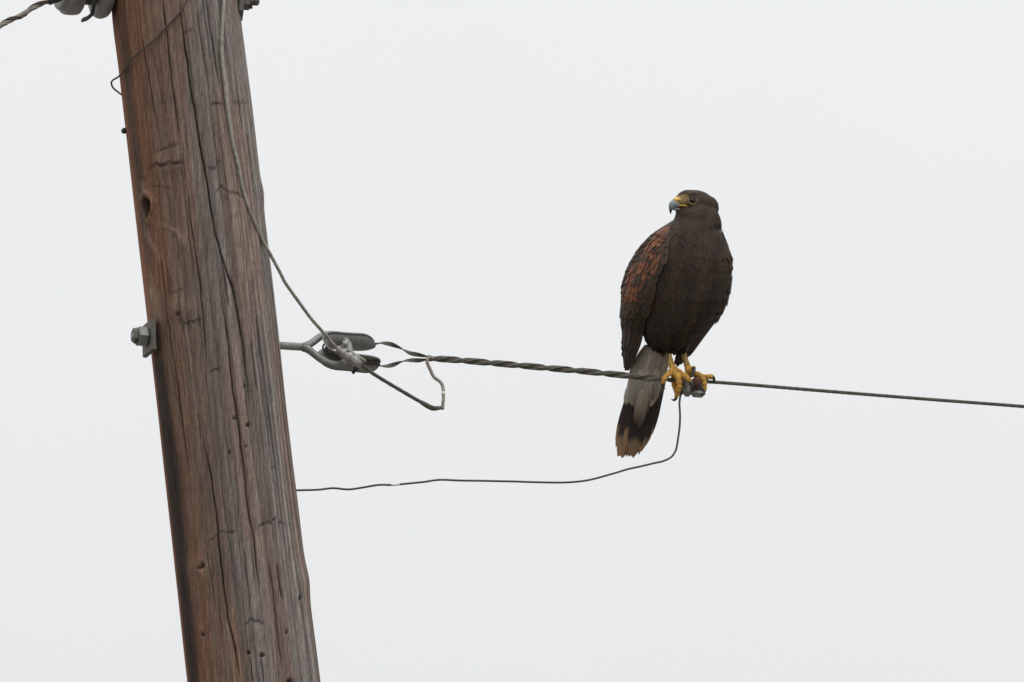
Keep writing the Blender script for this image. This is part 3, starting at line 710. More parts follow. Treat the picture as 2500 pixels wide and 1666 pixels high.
def build_body():
    tib = []
    for pts in ([(1622, 800, -.012, .020), (1626, 830, -.004, .0185), (1629, 848, .006, .0125), (1630.5, 858, .009, .0075)], [(1668, 800, -.004, .019), (1667, 828, .006, .0170), (1667, 845, .014, .0115), (1668, 856, .0155, .0068)]):
        q, r = chain(pts, H, .003); tib.append(tube(q, r, 14))
    legs = [chain(p) for p in TARSI+TOES]
    # knuckle swellings along the toes
    tubes = []
    for i, (q, r) in enumerate(legs):
        L = np.linspace(0, 1, len(q)); rr_ = r*(1+(.10*np.sin(L*len(q)*.0012/.0075*2*np.pi) if i > 1 else .03*np.sin(L*40)))
        tubes.append(tube(q, rr_, 12))
        tubes.append(ell(q[-1], (np.eye(3)[0], np.eye(3)[1], np.eye(3)[2]), (r[-1],)*3, 10, 8))
    V, F = join([trunk()]+HEAD+tib+tubes)
    tmp = mesh_obj('tmp', V, F, None, origin=(0, 0, 0)); org = ORG[hawk]
    md = tmp.modifiers.new('r', 'REMESH'); md.mode = 'VOXEL'; md.voxel_size = .00135; md.use_smooth_shade = True
    sm = tmp.modifiers.new('s', 'SMOOTH'); sm.factor = .5; sm.iterations = 5
    dg = bpy.context.evaluated_depsgraph_get(); me = bpy.data.meshes.new_from_object(tmp.evaluated_get(dg))
    bpy.data.objects.remove(tmp)
    n = len(me.vertices); X = np.empty(n*3); me.vertices.foreach_get('co', X); X = X.reshape(-1, 3)
    N = np.empty(n*3); me.vertices.foreach_get('normal', N); N = N.reshape(-1, 3)
    E = np.empty(len(me.edges)*2, int); me.edges.foreach_get('vertices', E); E = E.reshape(-1, 2)
    deg = np.bincount(E.ravel(), minlength=n)[:, None]; px, py = proj(X)
    w8 = (sstep(858, 838, py)*np.where(py < 520, .35+.65*sstep(1690, 1712, px), 1))[:, None]
    for it in range(16):
        Sm = np.stack([np.bincount(E[:, 0], X[E[:, 1], k], n)+np.bincount(E[:, 1], X[E[:, 0], k], n) for k in range(3)], 1)/deg
        X = X+(Sm-X)*.5*w8
    me.vertices.foreach_set('co', X.ravel()); me.update(); me.vertices.foreach_get('normal', N.reshape(-1))
    px, py = proj(X)
    leg = np.zeros(n); near = np.full(n, 9.0); lo = py > 852
    il = np.where(lo)[0]
    for q, r in legs:
        for k in range(0, len(q), 2):
            d = np.linalg.norm(X[il]-q[k], axis=1)/r[k]; near[il] = np.minimum(near[il], d)
    leg = (near < 1.25)*sstep(857, 860, py)
    C = np.tile(DKB, (n, 1))
    nn = vnoise(px*.10, py*.055, 3)[:, None]; n2 = vnoise(px*.05, py*.03, 9)[:, None]
    C = C*(.75+.55*nn)*(1+.25*(n2-.5)*np.array((1.6, 1, .7)))
    yel = YEL*(.72+.5*vnoise(px*.25, py*.22, 4)[:, None])*(.78+.40*vnoise(px*.55, py*.6, 24)[:, None])*np.array((1, 1, 1))
    ro = sstep(.55, .85, vnoise(px*.16, py*.16, 25))[:, None]*.5; yel = yel*(1-ro)+np.array((.42, .18, .05))*ro
    pale = sstep(900, 872, py)[:, None]; yel = yel*(1-pale)+np.array((.42, .30, .12))*pale*(.8+.4*vnoise(px*.3, py*.2, 8)[:, None])
    C = C*(1-leg[:, None])+yel*leg[:, None]
    # bare lores between eye and cere
    f = (X-HC)@HF; u = (X-HC)@HU; l = np.abs((X-HC)@HL)
    hd2 = np.where((px-1690)**2+(py-488)**2 < 9)[0]; fe = ((X[hd2[np.argmin(X[hd2]@dirv)]]-HC)@HF)
    lore = sstep(fe+.0035, fe+.0070, f)*sstep(.0112, .0085, u)*sstep(-.0085, -.0055, u)*(py < 512)
    lore *= np.clip(1-.5*sstep(fe+.013, fe+.005, f), 0, 1)
    de = np.hypot(px-1690, (py-488)*1.15); lore = np.maximum(lore, .55*np.exp(-((de-12.5)/2.6)**2)*(py > 485)*(X@dirv < HC@dirv))
    lc = np.array((.27, .185, .080))*(.75+.5*vnoise(px*.35, py*.35, 14)[:, None])
    C = C*(1-lore[:, None])+lc*lore[:, None]
    global HEADV; HEADV = (X[py < 520], px[py < 520], py[py < 520])
    me.transform(Matrix.Translation(-Vector(org)))
    ca = me.color_attributes.new('Col', 'FLOAT_COLOR', 'POINT'); CC = np.ones((n, 4)); CC[:, :3] = np.clip(C, 0, 1); ca.data.foreach_set('color', CC.ravel())
    at = me.attributes.new('leg', 'FLOAT', 'POINT'); at.data.foreach_set('value', leg.astype(np.float32))
    me.materials.clear(); me.materials.append(SKIN)
    o = bpy.data.objects.new('body', me); COL.objects.link(o); o.parent = hawk; ORG[o] = org
    return X, N, px, py, leg, lore
BX, BN, Bpx, Bpy, Bleg, Blore = build_body()

# ---- feather materials
def feather_mat(name, build):
    m = M(name, .7, 0, .25); uv = m.n('ShaderNodeUVMap').outputs[0]; sp = m.n('ShaderNodeSeparateXYZ'); m.l(uv, sp.inputs[0])
    oi = m.n('ShaderNodeObjectInfo'); c = build(m, sp.outputs[0], sp.outputs[1], oi.outputs['Random'])
    # barbs: fine slanted lines
    a = m.n('ShaderNodeMath', operation='SUBTRACT'); a.inputs[1].default_value = .5; m.l(sp.outputs[0], a.inputs[0])
    ab = m.n('ShaderNodeMath', operation='ABSOLUTE'); m.l(a.outputs[0], ab.inputs[0])
    k = m.n('ShaderNodeMath', operation='MULTIPLY_ADD'); k.inputs[1].default_value = -.8; m.l(ab.outputs[0], k.inputs[0]); m.l(sp.outputs[1], k.inputs[2])
    cx = m.n('ShaderNodeCombineXYZ'); m.l(k.outputs[0], cx.inputs[1]); m.l(oi.outputs['Random'], cx.inputs[2])
    f = m.noise(45, 3, cx.outputs[0]); rv = m.ramp(oi.outputs['Random'], [(0, (.66, .68, .70)), (1, (1.25, 1.22, 1.18))])
    c = m.mul(m.mul(c, m.ramp(f, [(.3, (.78, .78, .78)), (.7, (1.2, 1.2, 1.2))])), rv)
    m.col(c); m.bump(f, .35, .0006); return m.m
def edge(m, u):      # 0 at the shaft, 1 at the vane edge
    a = m.n('ShaderNodeMath', operation='SUBTRACT'); a.inputs[1].default_value = .5; m.l(u, a.inputs[0])
    ab = m.n('ShaderNodeMath', operation='ABSOLUTE'); m.l(a.outputs[0], ab.inputs[0])
    x = m.n('ShaderNodeMath', operation='MULTIPLY'); x.inputs[1].default_value = 2; m.l(ab.outputs[0], x.inputs[0]); return x.outputs[0]
def rufous(m, u, v, rnd):
    # dark drop down the middle of a rufous feather
    e = edge(m, u); s = m.n('ShaderNodeMath', operation='SUBTRACT'); s.inputs[1].default_value = .58; m.l(v, s.inputs[0])
    q = m.n('ShaderNodeMath', operation='ABSOLUTE'); m.l(s.outputs[0], q.inputs[0])
    q2 = m.n('ShaderNodeMath', operation='MULTIPLY_ADD'); q2.inputs[1].default_value = 1.5; m.l(q.outputs[0], q2.inputs[0]); m.l(e, q2.inputs[2])
    rr = m.n('ShaderNodeMath', operation='MULTIPLY_ADD'); rr.inputs[1].default_value = .16; m.l(rnd, rr.inputs[0]); m.l(q2.outputs[0], rr.inputs[2])
    return m.ramp(rr.outputs[0], [(.40, (.034, .021, .016)), (.74, (.205, .078, .040)), (1.0, (.190, .076, .042))])
def rufous_plain(m, u, v, rnd): return m.ramp(edge(m, u), [(.0, (.165, .063, .034)), (.8, (.215, .082, .042))])
def brown_edge(m, u, v, rnd):
    return m.ramp(edge(m, u), [(.45, (.042, .029, .022)), (.95, (.098, .056, .036))])
def dark(m, u, v, rnd): return m.ramp(edge(m, u), [(.0, (.036, .0245, .0180)), (.9, (.054, .0345, .0245))])
def tailf(m, u, v, rnd):
    j = m.n('ShaderNodeMath', operation='MULTIPLY_ADD'); j.inputs[1].default_value = .10; m.l(rnd, j.inputs[0]); m.l(v, j.inputs[2])
    e = edge(m, u); k = m.n('ShaderNodeMath', operation='MULTIPLY_ADD'); k.inputs[1].default_value = -.05; m.l(e, k.inputs[0]); m.l(j.outputs[0], k.inputs[2])
    return m.ramp(k.outputs[0], [(.30, (.25, .20, .16)), (.46, (.040, .028, .023)), (.80, (.036, .026, .022)), (.86, (.24, .155, .095)), (.96, (.27, .155, .09))])
def white(m, u, v, rnd): return m.ramp(v, [(.0, (.36, .32, .275)), (1, (.33, .285, .24))])
def greyish(m, u, v, rnd): return m.ramp(v, [(.0, (.30, .26, .22)), (.45, (.20, .16, .125)), (.8, (.085, .064, .05)), (1, (.045, .033, .027))])
F_GRY, F_RUF, F_RUFP, F_BRN, F_DRK, F_TAIL, F_WHT = [feather_mat(n, f) for n, f in (('grey_brown_covert', greyish), ('rufous_covert', rufous), ('rufous_shoulder', rufous_plain), ('brown_covert', brown_edge), ('dark_flight_feather', dark), ('tail_feather', tailf), ('white_covert', white))]

def feather_mesh(name, mat, aspect, cup=.16, bend=.05, rag=0.0, sharp=1.0, seed=0, nv=9):
    """unit-length feather: +Y to the tip, +Z out of the bird"""
    r_ = random.Random(seed); nu = 9 if rag > .02 else 5; V, F, UV = [], [], []
    for side in (0, 1):
        for i in range(nv):
            v = i/(nv-1)
            w = aspect*.5*(min(1, (v*3.2+.12))**.6)*(max(0, 1-max(0, (v-.62)/.38)**2.2*sharp)**.6+.03)
            for j in range(nu):
                s = -1+2*j/(nu-1); y = v
                if i == nv-1: y = v+rag*r_.uniform(-1, .6)-abs(s)*.02
                V.append((s*w, y, -cup*aspect*s*s*.5+bend*(v-v*v)*1.2+(.010*aspect*8*(1-abs(s))*.12 if abs(s) < .1 else 0)-side*.012*aspect*4))
    n = nv*nu
    for i in range(nv-1):
        for j in range(nu-1):
            q = [i*nu+j, i*nu+j+1, (i+1)*nu+j+1, (i+1)*nu+j]; F += [q, [x+n for x in q[::-1]]]
    me = bpy.data.meshes.new(name); me.from_pydata(V, [], F); me.update()
    uvl = me.uv_layers.new(name='UVMap'); uvs = [((k % nu)/(nu-1), ((k % n)//nu)/(nv-1)) for k in range(len(V))]
    for lp in me.loops: uvl.data[lp.index].uv = uvs[lp.vertex_index]
    me.polygons.foreach_set('use_smooth', [True]*len(me.polygons)); me.materials.append(mat); return me
def place(me, name, root, tip_dir, normal, length, parent):
    y = np.array(tip_dir, float); y /= np.linalg.norm(y); z = np.array(normal, float); z -= (z@y)*y; z /= np.linalg.norm(z); x = np.cross(y, z)
    o = bpy.data.objects.new(name, me); COL.objects.link(o); o.parent = parent; L = np.array(root)-ORG[parent]
    Mx = Matrix(((x[0]*length, y[0]*length, z[0]*length, L[0]), (x[1]*length, y[1]*length, z[1]*length, L[1]), (x[2]*length, y[2]*length, z[2]*length, L[2]), (0, 0, 0, 1)))
    o.matrix_basis = Mx; return o

# ---- wings: a curved shell under rows of feathers
def wing(inner, outer, flights, rows, nm, s_end=1.0, dback=.012, lift=.004):
    inner = np.array(inner, float); outer = np.array(outer, float)
    def edgepts(e, s): q = np.linspace(0, 1, len(e)); return np.array([np.interp(s, q, e[:, k]) for k in range(e.shape[1])])
    def surf(s, t):
        a, b = edgepts(inner, s), edgepts(outer, s); ph = t*math.pi/2
        x = a[0]+(b[0]-a[0])*math.sin(ph); y = a[1]+(b[1]-a[1])*t if t <= 1 else b[1]
        d = a[2]+(b[2]-a[2])*(1-math.cos(ph)); return H(x, y, d)
    ns, ntt = 40, 14; ts = np.linspace(0, 1.45, ntt); ss = np.linspace(0, 1, ns)
    G = np.array([[surf(s, t) for t in ts] for s in ss]); 
    du = np.gradient(G, axis=0); dv = np.gradient(G, axis=1); NN = np.cross(du, dv); NN /= np.linalg.norm(NN, axis=2)[..., None]+1e-9
    cen = H(1665, 700, .0); sg = np.sign(((G-cen)*NN).sum()); NN *= sg
    th = .004*np.minimum(1, (1-np.abs(ss-.5)*2)*6+.15)[:, None, None]
    V = np.vstack([G.reshape(-1, 3), (G-NN*th).reshape(-1, 3)]); n = ns*ntt; F = []
    for i in range(ns-1):
        for j in range(ntt-1):
            q = [i*ntt+j, i*ntt+j+1, (i+1)*ntt+j+1, (i+1)*ntt+j]; F += [q, [x+n for x in q[::-1]]]
    for i in range(ns-1):
        for j in (0, ntt-1): F.append([i*ntt+j, (i+1)*ntt+j, (i+1)*ntt+j+n, i*ntt+j+n])
    for j in range(ntt-1):
        for i in (0, ns-1): F.append([i*ntt+j, i*ntt+j+1, i*ntt+j+1+n, i*ntt+j+n])
    w = mesh_obj('wing', V, F, F_DRK, hawk, origin=G[4, 4])
    r_ = random.Random(nm)
    for (s0, s1, t0, t1, cnt, hw, zo) in flights:
        for k in range(cnt):
            tc_ = t0+(t1-t0)*((k+.5)/cnt); se = min(1.0, s1+r_.uniform(-.025, .02)-.03*abs(k-cnt*.4)/cnt); nv, nu = 16, 5; FV, FF = [], []
            for side in (0, 1):
                for i in range(nv):
                    v = i/(nv-1); sv = s0+(se-s0)*v; wv = hw*min(1, .5+v*2)*(max(0, 1-max(0, (v-.8)/.2)**2.3)**.6+.05)
                    for j in range(nu):
                        q = -1+2*j/(nu-1); t = min(1.44, max(0.0, tc_+q*wv)); a = surf(sv, t)
                        nn = np.cross(surf(min(1, sv+.02), t)-surf(sv-.02, t), surf(sv, t+.02)-surf(sv, t-.02)); nn /= np.linalg.norm(nn)+1e-9
                        if nn@(a-cen) < 0: nn = -nn
                        FV.append(a+nn*(zo+.0002*k+.0010*(1-q*q)*0-.0007*(q+1)*.5*1.4-side*.0006+.0008*v*v))
            for i in range(nv-1):
                for j in range(nu-1):
                    q = [i*nu+j, i*nu+j+1, (i+1)*nu+j+1, (i+1)*nu+j]; FF += [q, [x+nv*nu for x in q[::-1]]]
            fo = mesh_obj('flight_feather', FV, FF, F_DRK, w); uvl = fo.data.uv_layers.new(name='UVMap')
            for lp in fo.data.loops: vi = lp.vertex_index % (nv*nu); uvl.data[lp.index].uv = ((vi % nu)/(nu-1), vi//nu/(nv-1))
    for (s, t0, t1, cnt, ln, mesh_pick, name, zo) in rows:
        for k in range(cnt):
            t = t0+(t1-t0)*((k+.5)/cnt)+r_.uniform(-.015, .015); s2 = s+r_.uniform(-.008, .008); s2 = min(max(s2, 0), .97)
            p0, p1 = surf(s2, t), surf(min(1, s2+.06), t)
            if s2 > .9: p0b, p1 = surf(s2-.06, t), p0; dr = p1-p0b
            else: dr = p1-p0
            acr = surf(s2, t+.03)-surf(s2, t-.03); nn = np.cross(dr, acr); nn /= np.linalg.norm(nn)
            if nn@(p0-cen) < 0: nn = -nn
            dr = dr/np.linalg.norm(dr)+acr/np.linalg.norm(acr)*r_.uniform(-.05, .05)
            place(r_.choice(mesh_pick(t)), name, p0+nn*zo, dr+nn*(.035 if t < .8 else 0), nn, ln*r_.uniform(.92, 1.08), w)
    return w
MR = [feather_mesh('rufous_covert', F_RUF, .29, cup=.10, bend=.02, seed=i) for i in range(3)]
MP = [feather_mesh('rufous_shoulder', F_RUFP, .32, cup=.10, bend=.02, seed=i) for i in range(2)]
MB = [feather_mesh('brown_covert', F_BRN, .27, cup=.10, bend=.02, seed=i) for i in range(2)]
MD = [feather_mesh('dark_covert', F_DRK, .29, cup=.10, bend=.02, seed=i) for i in range(2)]
MF = [feather_mesh('flight_feather', F_DRK, .15, cup=.25, bend=.03, seed=i, nv=12) for i in range(2)]
MT = [feather_mesh('tail_feather', F_TAIL, .17, cup=.15, bend=-.03, rag=.045, sharp=.85, seed=i, nv=14) for i in range(4)]
MG = [feather_mesh('long_undertail_covert', F_GRY, .20, seed=i, rag=.03) for i in range(2)]
MW = [feather_mesh('undertail_covert', F_WHT, .40, seed=i, rag=.03) for i in range(2)]

# folded wing on the side that shows its shoulder
inn = [(1640, 551), (1634, 566), (1633, 595), (1629, 623), (1620, 649), (1608, 676), (1598, 704), (1590, 734), (1580, 768), (1572, 805), (1565, 840), (1551, 876), (1536, 905)]
outr = [(1641, 539), (1595, 568), (1571, 592), (1552, 618), (1539, 643), (1530.5, 668), (1526.5, 694), (1524, 722), (1519.5, 760), (1519.5, 790), (1521.5, 825), (1521.5, 870), (1526, 905)]
inn = [(x, y, (body_front(x, y)-.004 if y < 800 else -.018+(y-800)/105*.045)) for x, y in inn]
outr = [(x, y, ring_at(y)[2]+.012 if y < 800 else .028+(y-800)/105*.012) for x, y in outr]
def pick_main(t): return MD if t > .86 else (MR if t > .12 else MR+MB)
flights = [(.52, 1.0, .25, 1.1, 4, .20, .0004), (.46, .90, .05, 1.15, 5, .20, .0012), (.42, .78, .0, 1.2, 6, .17, .0020)]
rows = []
NR = 17
for i, sv in enumerate(np.linspace(.56, .035, NR)):
    ln = np.interp(sv, [0, .25, .56], [.028, .036, .046])
    thr = float(np.interp(sv, [.05, .2, .3, .4, .5], [.54, .58, .70, .86, .8]))
    zo = float(np.interp(sv, [.035, .20, .30, .40], [.0004, .0006, .0022, .0044]))
    if sv > .48: pk = lambda t: MD if t > .8 or t < .25 else MB
    elif sv > .34: pk = lambda t, thr=thr: MD if t > thr or t < .10 else (MB if t < .30 else MR+MR+MB)
    elif sv > .27: pk = lambda t, thr=thr: MD if t > thr else (MB+MD if t < .14 else MR*2+MB)
    elif sv > .12: pk = lambda t, thr=thr: MD if t > thr else (MB if t < .07 else MR*2+MB[:1])
    else: pk = lambda t, thr=thr: MD if t > thr else (MB+MP if t < .12 else MP+MR[:1])
    cnt = 11 if sv > .12 else 9
    rows.append((float(sv), .0 if sv > .1 else .05, 1.3 if sv > .1 else .8, cnt, float(ln), pk, 'covert_feather', zo))
wing(inn, outr, flights, rows, 11)
# the other wing, seen edge on behind the flank
inn2 = [(1762, 562), (1776, 600), (1783, 640), (1781, 690), (1768, 730), (1752, 757), (1729, 782), (1693, 812), (1670, 842), (1650, 868), (1645, 888)]
out2 = [(1761, 556), (1778, 598), (1789, 640), (1786, 684), (1777, 727), (1763, 764), (1741, 790), (1720, 817.5), (1700, 844), (1678, 873), (1654, 896)]
inn2 = [(x, y, ring_at(min(y, 800))[2]-.008+max(0, y-780)*.0006) for x, y in inn2]
out2 = [(x, y, ring_at(min(y, 800))[2]+.026+max(0, y-780)*.0004) for x, y in out2]
flights2 = [(.50, 1.0, .2, 1.2, 4, .20, .0006), (.42, .88, .1, 1.25, 5, .18, .0016)]
rows2 = [(sv, .1, 1.3, 7, .032, lambda t: MD, 'covert_feather', .0018) for sv in (.46, .40, .34, .28)]
wing(inn2, out2, flights2, rows2, 12)

# a ruffled tuft at the trailing edge of the wing
for k, (x, y, x2, y2) in enumerate([(1526, 815, 1517, 842), (1526, 826, 1517.5, 856), (1527, 840, 1518.5, 872), (1526, 806, 1518.5, 832)]):
    a, b = H(x, y, .032), H(x2, y2, .036); place(MB[k % 2], 'loose_feather', a, b-a, np.array([-.6, -1, 0]), np.linalg.norm(b-a), hawk)

# ---- tail
def tail():
    t = empty('tail', H(1600, 862, .055), hawk)
    tips = [(1509, 1092), (1514, 1117), (1522, 1112), (1530, 1099), (1545, 1100), (1541, 1117), (1553, 1108), (1562, 1100), (1571, 1088), (1580, 1072)]
    bases = np.linspace(1578, 1622, len(tips))
    order = [0, 9, 1, 8, 2, 7, 3, 6, 5, 4]
    for rank, i in enumerate(order):
        tx, ty = tips[i]; d = .052+.0016*(9-rank)*.8
        a = H(bases[i], 868, d+.004); b = H(tx, ty, d+.042)
        # outer tail feathers lie nearest the lens when seen from below
        a = a+np.array([0, .0, 0]); nn = np.array([(i-4.5)*.05, -1, -.35])
        place(MT[i % 4], 'tail_feather', a, b-a, nn, np.linalg.norm(b-a), t)
    # white fluff under the tail: base volume, then coverts
    V = []; seg = 20
    rr_ = [(842, 1574, 1640, .030, .020), (858, 1561, 1641, .036, .020), (876, 1550, 1636, .041, .018), (895, 1540, 1632, .046, .016), (912, 1535.5, 1628, .049, .014), (930, 1533, 1621, .052, .012), (950, 1529, 1611, .056, .010), (966, 1527, 1602, .059, .007), (978, 1532, 1590, .062, .003)]
    for py, l, r, dc, hd in rr_:
        for k in range(seg):
            an = 2*math.pi*k/seg; V.append(H((l+r)/2+(r-l)/2*math.cos(an), py, dc+hd*math.sin(an)))
    n = len(rr_); F = [[i*seg+j, i*seg+(j+1) % seg, (i+1)*seg+(j+1) % seg, (i+1)*seg+j] for i in range(n-1) for j in range(seg)]+[list(range(seg))[::-1], [(n-1)*seg+j for j in range(seg)]]
    fl = mesh_obj('undertail_down', V, F, F_WHT, t)
    me = fl.data; uvl = me.uv_layers.new(name='UVMap')
    for lp in me.loops: v = lp.vertex_index; uvl.data[lp.index].uv = ((v % seg)/seg*2 % 1, v//seg/(n-1))
    R_ = np.array(rr_); r_ = random.Random(4)
    for k, (x, y, x2, y2) in enumerate([(1566, 935, 1553, 1020), (1578, 940, 1560, 1046), (1588, 935, 1575, 1015), (1556, 930, 1543, 992), (1599, 925, 1594, 978), (1572, 925, 1566, 1000), (1570, 950, 1550, 1036)]):
        a, b = H(x, y, .038), H(x2, y2, .052+.002*(k % 3)); place((MW if k in (3, 4) else MG)[k % 2], 'undertail_covert', a, b-a, np.array([0, -1, -.3]), np.linalg.norm(b-a), t)
    for py in (944, 930, 917, 904, 891, 878, 866):
        cnt = 6
        for k in range(cnt):
            u = -1+2*(k+.5)/cnt+r_.uniform(-.08, .08); y = py+r_.uniform(-5, 5)
            l, r, dc, hd = [np.interp(y, R_[:, 0], R_[:, q]) for q in range(1, 5)]
            def sp(yy, uu):
                l, r, dc, hd = [np.interp(yy, R_[:, 0], R_[:, q]) for q in range(1, 5)]
                return H((l+r)/2+(r-l)/2*uu*.97, yy, dc-hd*math.sqrt(max(0.02, 1-uu*uu)))
            a, b = sp(y, u), sp(y+12, u); nn = np.array([u*.8, -1, -.2])
            place(MW[k % 2], 'undertail_covert', a+np.array([0, -.001, 0]), b-a+np.array([0, -.0004, 0]), nn, r_.uniform(.026, .034)*(1.25 if py > 940 else 1), t)
tail()

# ---- face: beak, cere, eyes, gape
def simple(name, stops, rough, scale=200, spec=.5):
    m = M(name, rough, 0, spec); m.col(m.ramp(m.noise(scale, 4, m.obj()), stops)); return m.m
CERE = simple('yellow_cere', [(.3, (.60, .36, .055)), (.7, (.74, .47, .085))], .45)
HORN_D = simple('dark_horn', [(.3, (.016, .016, .018)), (.7, (.035, .034, .036))], .32)
def beak_mat():
    m = M('beak_horn', .35); at = m.n('ShaderNodeAttribute', attribute_name='along')
    m.col(m.ramp(at.outputs['Fac'], [(.15, (.27, .32, .33)), (.52, (.17, .20, .21)), (.78, (.030, .032, .036))])); return m.m
BEAK = beak_mat()
EYE = simple('dark_eye', [(.3, (.010, .005, .004)), (.7, (.018, .009, .006))], .12, 200, .25)
RINGM = simple('eye_ring', [(.3, (.26, .19, .07)), (.7, (.36, .27, .10))], .5)
def beak_loft(pts, lat):
    """pts: centre px,py, depth, half height px, half width m ; axis from face to tip"""
    seg = 16; V = []; pts = np.array(pts, float); c = np.array([H(*p[:3]) for p in pts]); t = np.gradient(c, axis=0)
    for i, p in enumerate(pts):
        tt = t[i]/np.linalg.norm(t[i]); l = lat-(lat@tt)*tt; l /= np.linalg.norm(l); u = np.cross(l, tt)
        for k in range(seg):
            a = 2*math.pi*k/seg; V.append(c[i]+u*math.cos(a)*p[3]/S+l*math.sin(a)*p[4])
    n = len(pts); F = [[i*seg+j, i*seg+(j+1) % seg, (i+1)*seg+(j+1) % seg, (i+1)*seg+j] for i in range(n-1) for j in range(seg)]+[list(range(seg))[::-1], [(n-1)*seg+j for j in range(seg)]]
    return np.array(V), F
def set_along(o, n, seg=16):
    at = o.data.attributes.new('along', 'FLOAT', 'POINT'); at.data.foreach_set('value', [(i//seg)/(n-1) for i in range(len(o.data.vertices))])
def face():
    up = [(1657, 497.5, -.0475, 12.5, .0090), (1651, 498, -.0500, 12.6, .0086), (1646, 499, -.0518, 12.4, .0078), (1641.5, 502.5, -.0534, 10.6, .0066), (1638.7, 508, -.0545, 6.8, .0050), (1637.3, 513.5, -.0550, 4.0, .0034), (1637.2, 518.5, -.0552, 2.3, .0020), (1637.9, 523, -.0552, .6, .0006)]
    b = mesh_obj('beak', *beak_loft(up, HL), BEAK, hawk); set_along(b, len(up))
    lowm = [(1674, 509.5, -.0425, 5.2, .0078), (1664, 511, -.0465, 4.6, .0066), (1655, 511.8, -.0495, 4.0, .0052), (1648, 511.8, -.0515, 3.0, .0036), (1644, 511, -.0525, 1.2, .0015)]
    l = mesh_obj('lower_mandible', *beak_loft(lowm, HL), BEAK, b)
    at = l.data.attributes.new('along', 'FLOAT', 'POINT'); at.data.foreach_set('value', [.35]*len(l.data.vertices))
    ce = [(1662, 491.5, -.0455, 10.3, .0112), (1656, 492, -.0484, 10.8, .0112), (1650, 491.8, -.0506, 9.6, .0104), (1645.5, 491, -.0520, 7.8, .0092), (1642.8, 490.3, -.0528, 5.4, .0070)]
    cm = mesh_obj('cere', *beak_loft(ce, HL), CERE, b)
    nost = P(1651.5, 492.8, YH-.0502)+HL*.0100
    mesh_obj('nostril', *ell(nost, (HF, HU, HL), (.0016, .0021, .0012), 12, 8), HORN_D, cm)
    hx, hpx, hpy = HEADV; dd = (hpx-1690)**2+(hpy-488)**2; cand = np.where(dd < 9)[0]; EC0 = hx[cand[np.argmin(hx[cand]@dirv)]]-HL*.0030
    for s in (1, -1):
        g = [H(x, y, d)+HL*s*w for x, y, d, w in [(1652, 504.5, -.0500, .0082), (1660, 505.5, -.0470, .0108), (1668, 506.8, -.0440, .0132), (1677, 507.2, -.0415, .0152), (1684, 506.5, -.0395, .0166)]]
        if s < 0: g = [q for q in g]
        mesh_obj('gape', *tube(smooth_path(g, .0012), np.interp(np.linspace(0, 1, len(smooth_path(g, .0012))), [0, .6, 1], [.0013, .0014, .0008]), 8), CERE, hawk)
        ec = (EC0 if s > 0 else EC0-2*((EC0-HC)@HL)*HL)
        e = mesh_obj('eye', *ell(ec, (HF, HU, HL), (.0066, .0056, .0058), 20, 14), EYE, hawk)
        ecr = ec+HL*s*.0034
        a = np.linspace(-1.1*np.pi, .1*np.pi, 22)
        ring = np.array([ecr+HF*.0072*math.cos(q)+HU*.0056*math.sin(q)-HL*s*.0016*abs(math.cos(q)) for q in a])
        mesh_obj('eye_ring', *tube(ring, .0010, 6), RINGM, e)
    for tl in TALONS:
        q, r = chain(tl, Wf, .0008); mesh_obj('talon', *tube(q, r, 10), HORN_D, hawk)
face()

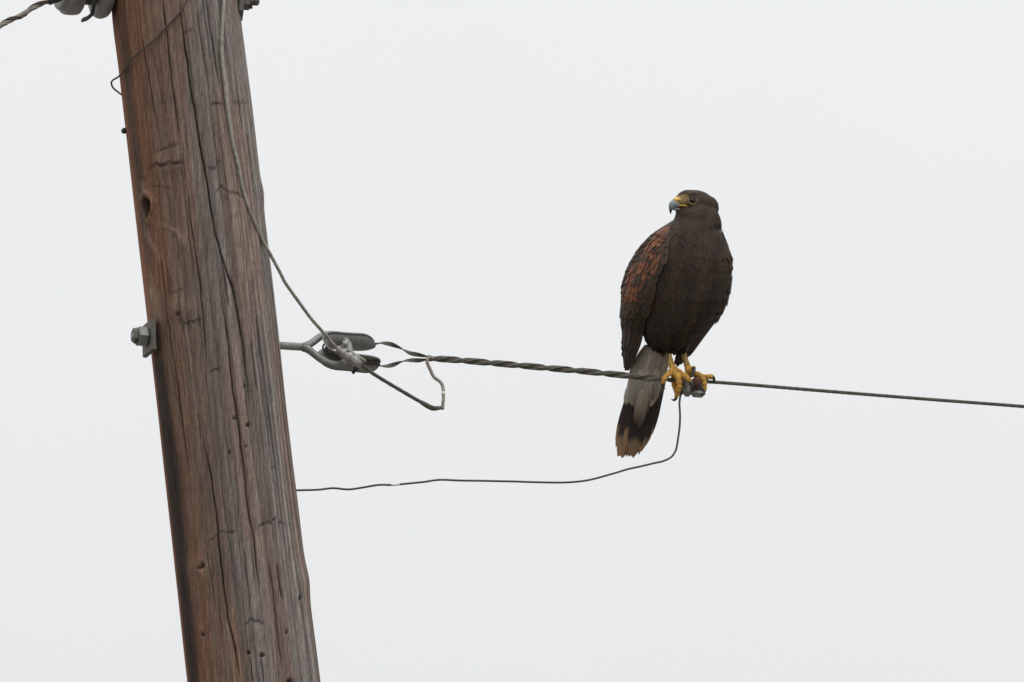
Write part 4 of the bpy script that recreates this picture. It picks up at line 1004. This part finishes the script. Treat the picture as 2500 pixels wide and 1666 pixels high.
# ---- small body feathers over the trunk and head: too many to pick apart
def plumage():
    m = M('body_plumage', .75, 0, .22); at = m.n('ShaderNodeAttribute', attribute_name='Col'); m.col(m.mul(at.outputs['Color'], m.ramp(m.noise(300, 3, m.obj()), [(.3, (.8, .8, .8)), (.7, (1.2, 1.2, 1.2))])))
    r_ = np.random.default_rng(5)
    ok = (Bleg < .1) & (Blore < .15) & (Bpy < 868) & ~((Bpx < 1662) & (Bpy < 520))
    f = (BX-HC)@HF; u = (BX-HC)@HU
    ok &= ~((np.abs(Bpx-1690.5) < 10.5) & (np.abs(Bpy-487.5) < 8.5))
    ok &= ~((f > .010) & (u > -.017) & (u < .004) & (Bpy < 512))
    idx = np.where(ok)[0]; head = Bpy[idx] < 545
    pick = np.r_[r_.choice(idx[head], 1500, replace=False), r_.choice(idx[~head], 6000, replace=False)]
    V, F, C, NV = [], [], [], []; k0 = 0
    for i in pick:
        p, n = BX[i], BN[i]
        hd = Bpy[i] < 545; k = min(1, max(0, (Bpy[i]-485)/50))
        flow = (-HF*.9-HU*.55)*(1-k)+np.array([(-.10 if Bpx[i] < 1690 else .0), 0, -1.0])*k
        if (p-HC)@HF > .004 and (p-HC)@HU > -.004: flow = -HF*1.0+HU*.12
        d = flow-(flow@n)*n; ln = np.linalg.norm(d)
        if ln < .15: continue
        d /= ln; d = d+np.cross(n, d)*r_.normal(0, .16); x = np.cross(d, n); x /= np.linalg.norm(x)
        L = np.interp(Bpy[i], [465, 500, 545, 600, 860], [.0050, .0070, .012, .016, .019])*r_.uniform(.8, 1.2); W = L*np.interp(Bpy[i], [465, 600], [.26, .24])
        base = DKB*r_.uniform(.82, 1.18)*np.interp(Bpy[i], [470, 640, 860], [1.15, 1.0, .72])*np.interp(vnoise(np.array([Bpx[i]*.055+Bpy[i]*.013]), np.array([Bpy[i]*.012-Bpx[i]*.006+3]), 77)[0], [.2, .8], [.78, 1.25])  # belly feathers blacker, with underside shade also put into the colour
        q = r_.random()
        if q < .12: base = base*np.array((1.25, .97, .88))
        elif q < .30: base = base*np.array((1.12, 1.12, 1.10))
        rows_ = [(0, .35, .0001), (.35, .95, .0005), (.7, .85, .0007), (.92, .45, .0007), (1.04, .10, .0006)]
        for v, w, h in rows_:
            c = p+d*L*v+n*(h*min(1, L/.012)-.0002)
            for s in (-1, 0, 1):
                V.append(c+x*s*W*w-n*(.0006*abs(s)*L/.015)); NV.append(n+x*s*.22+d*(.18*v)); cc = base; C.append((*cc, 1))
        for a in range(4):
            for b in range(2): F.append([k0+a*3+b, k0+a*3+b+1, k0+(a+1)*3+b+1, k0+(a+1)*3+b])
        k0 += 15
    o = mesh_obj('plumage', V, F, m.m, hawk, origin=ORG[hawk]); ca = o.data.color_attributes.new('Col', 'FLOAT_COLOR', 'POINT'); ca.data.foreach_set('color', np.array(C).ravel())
    o['kind'] = 'stuff'; NV = np.array(NV); NV /= np.linalg.norm(NV, axis=1)[:, None]
    o.data.normals_split_custom_set_from_vertices(NV.tolist())
plumage()
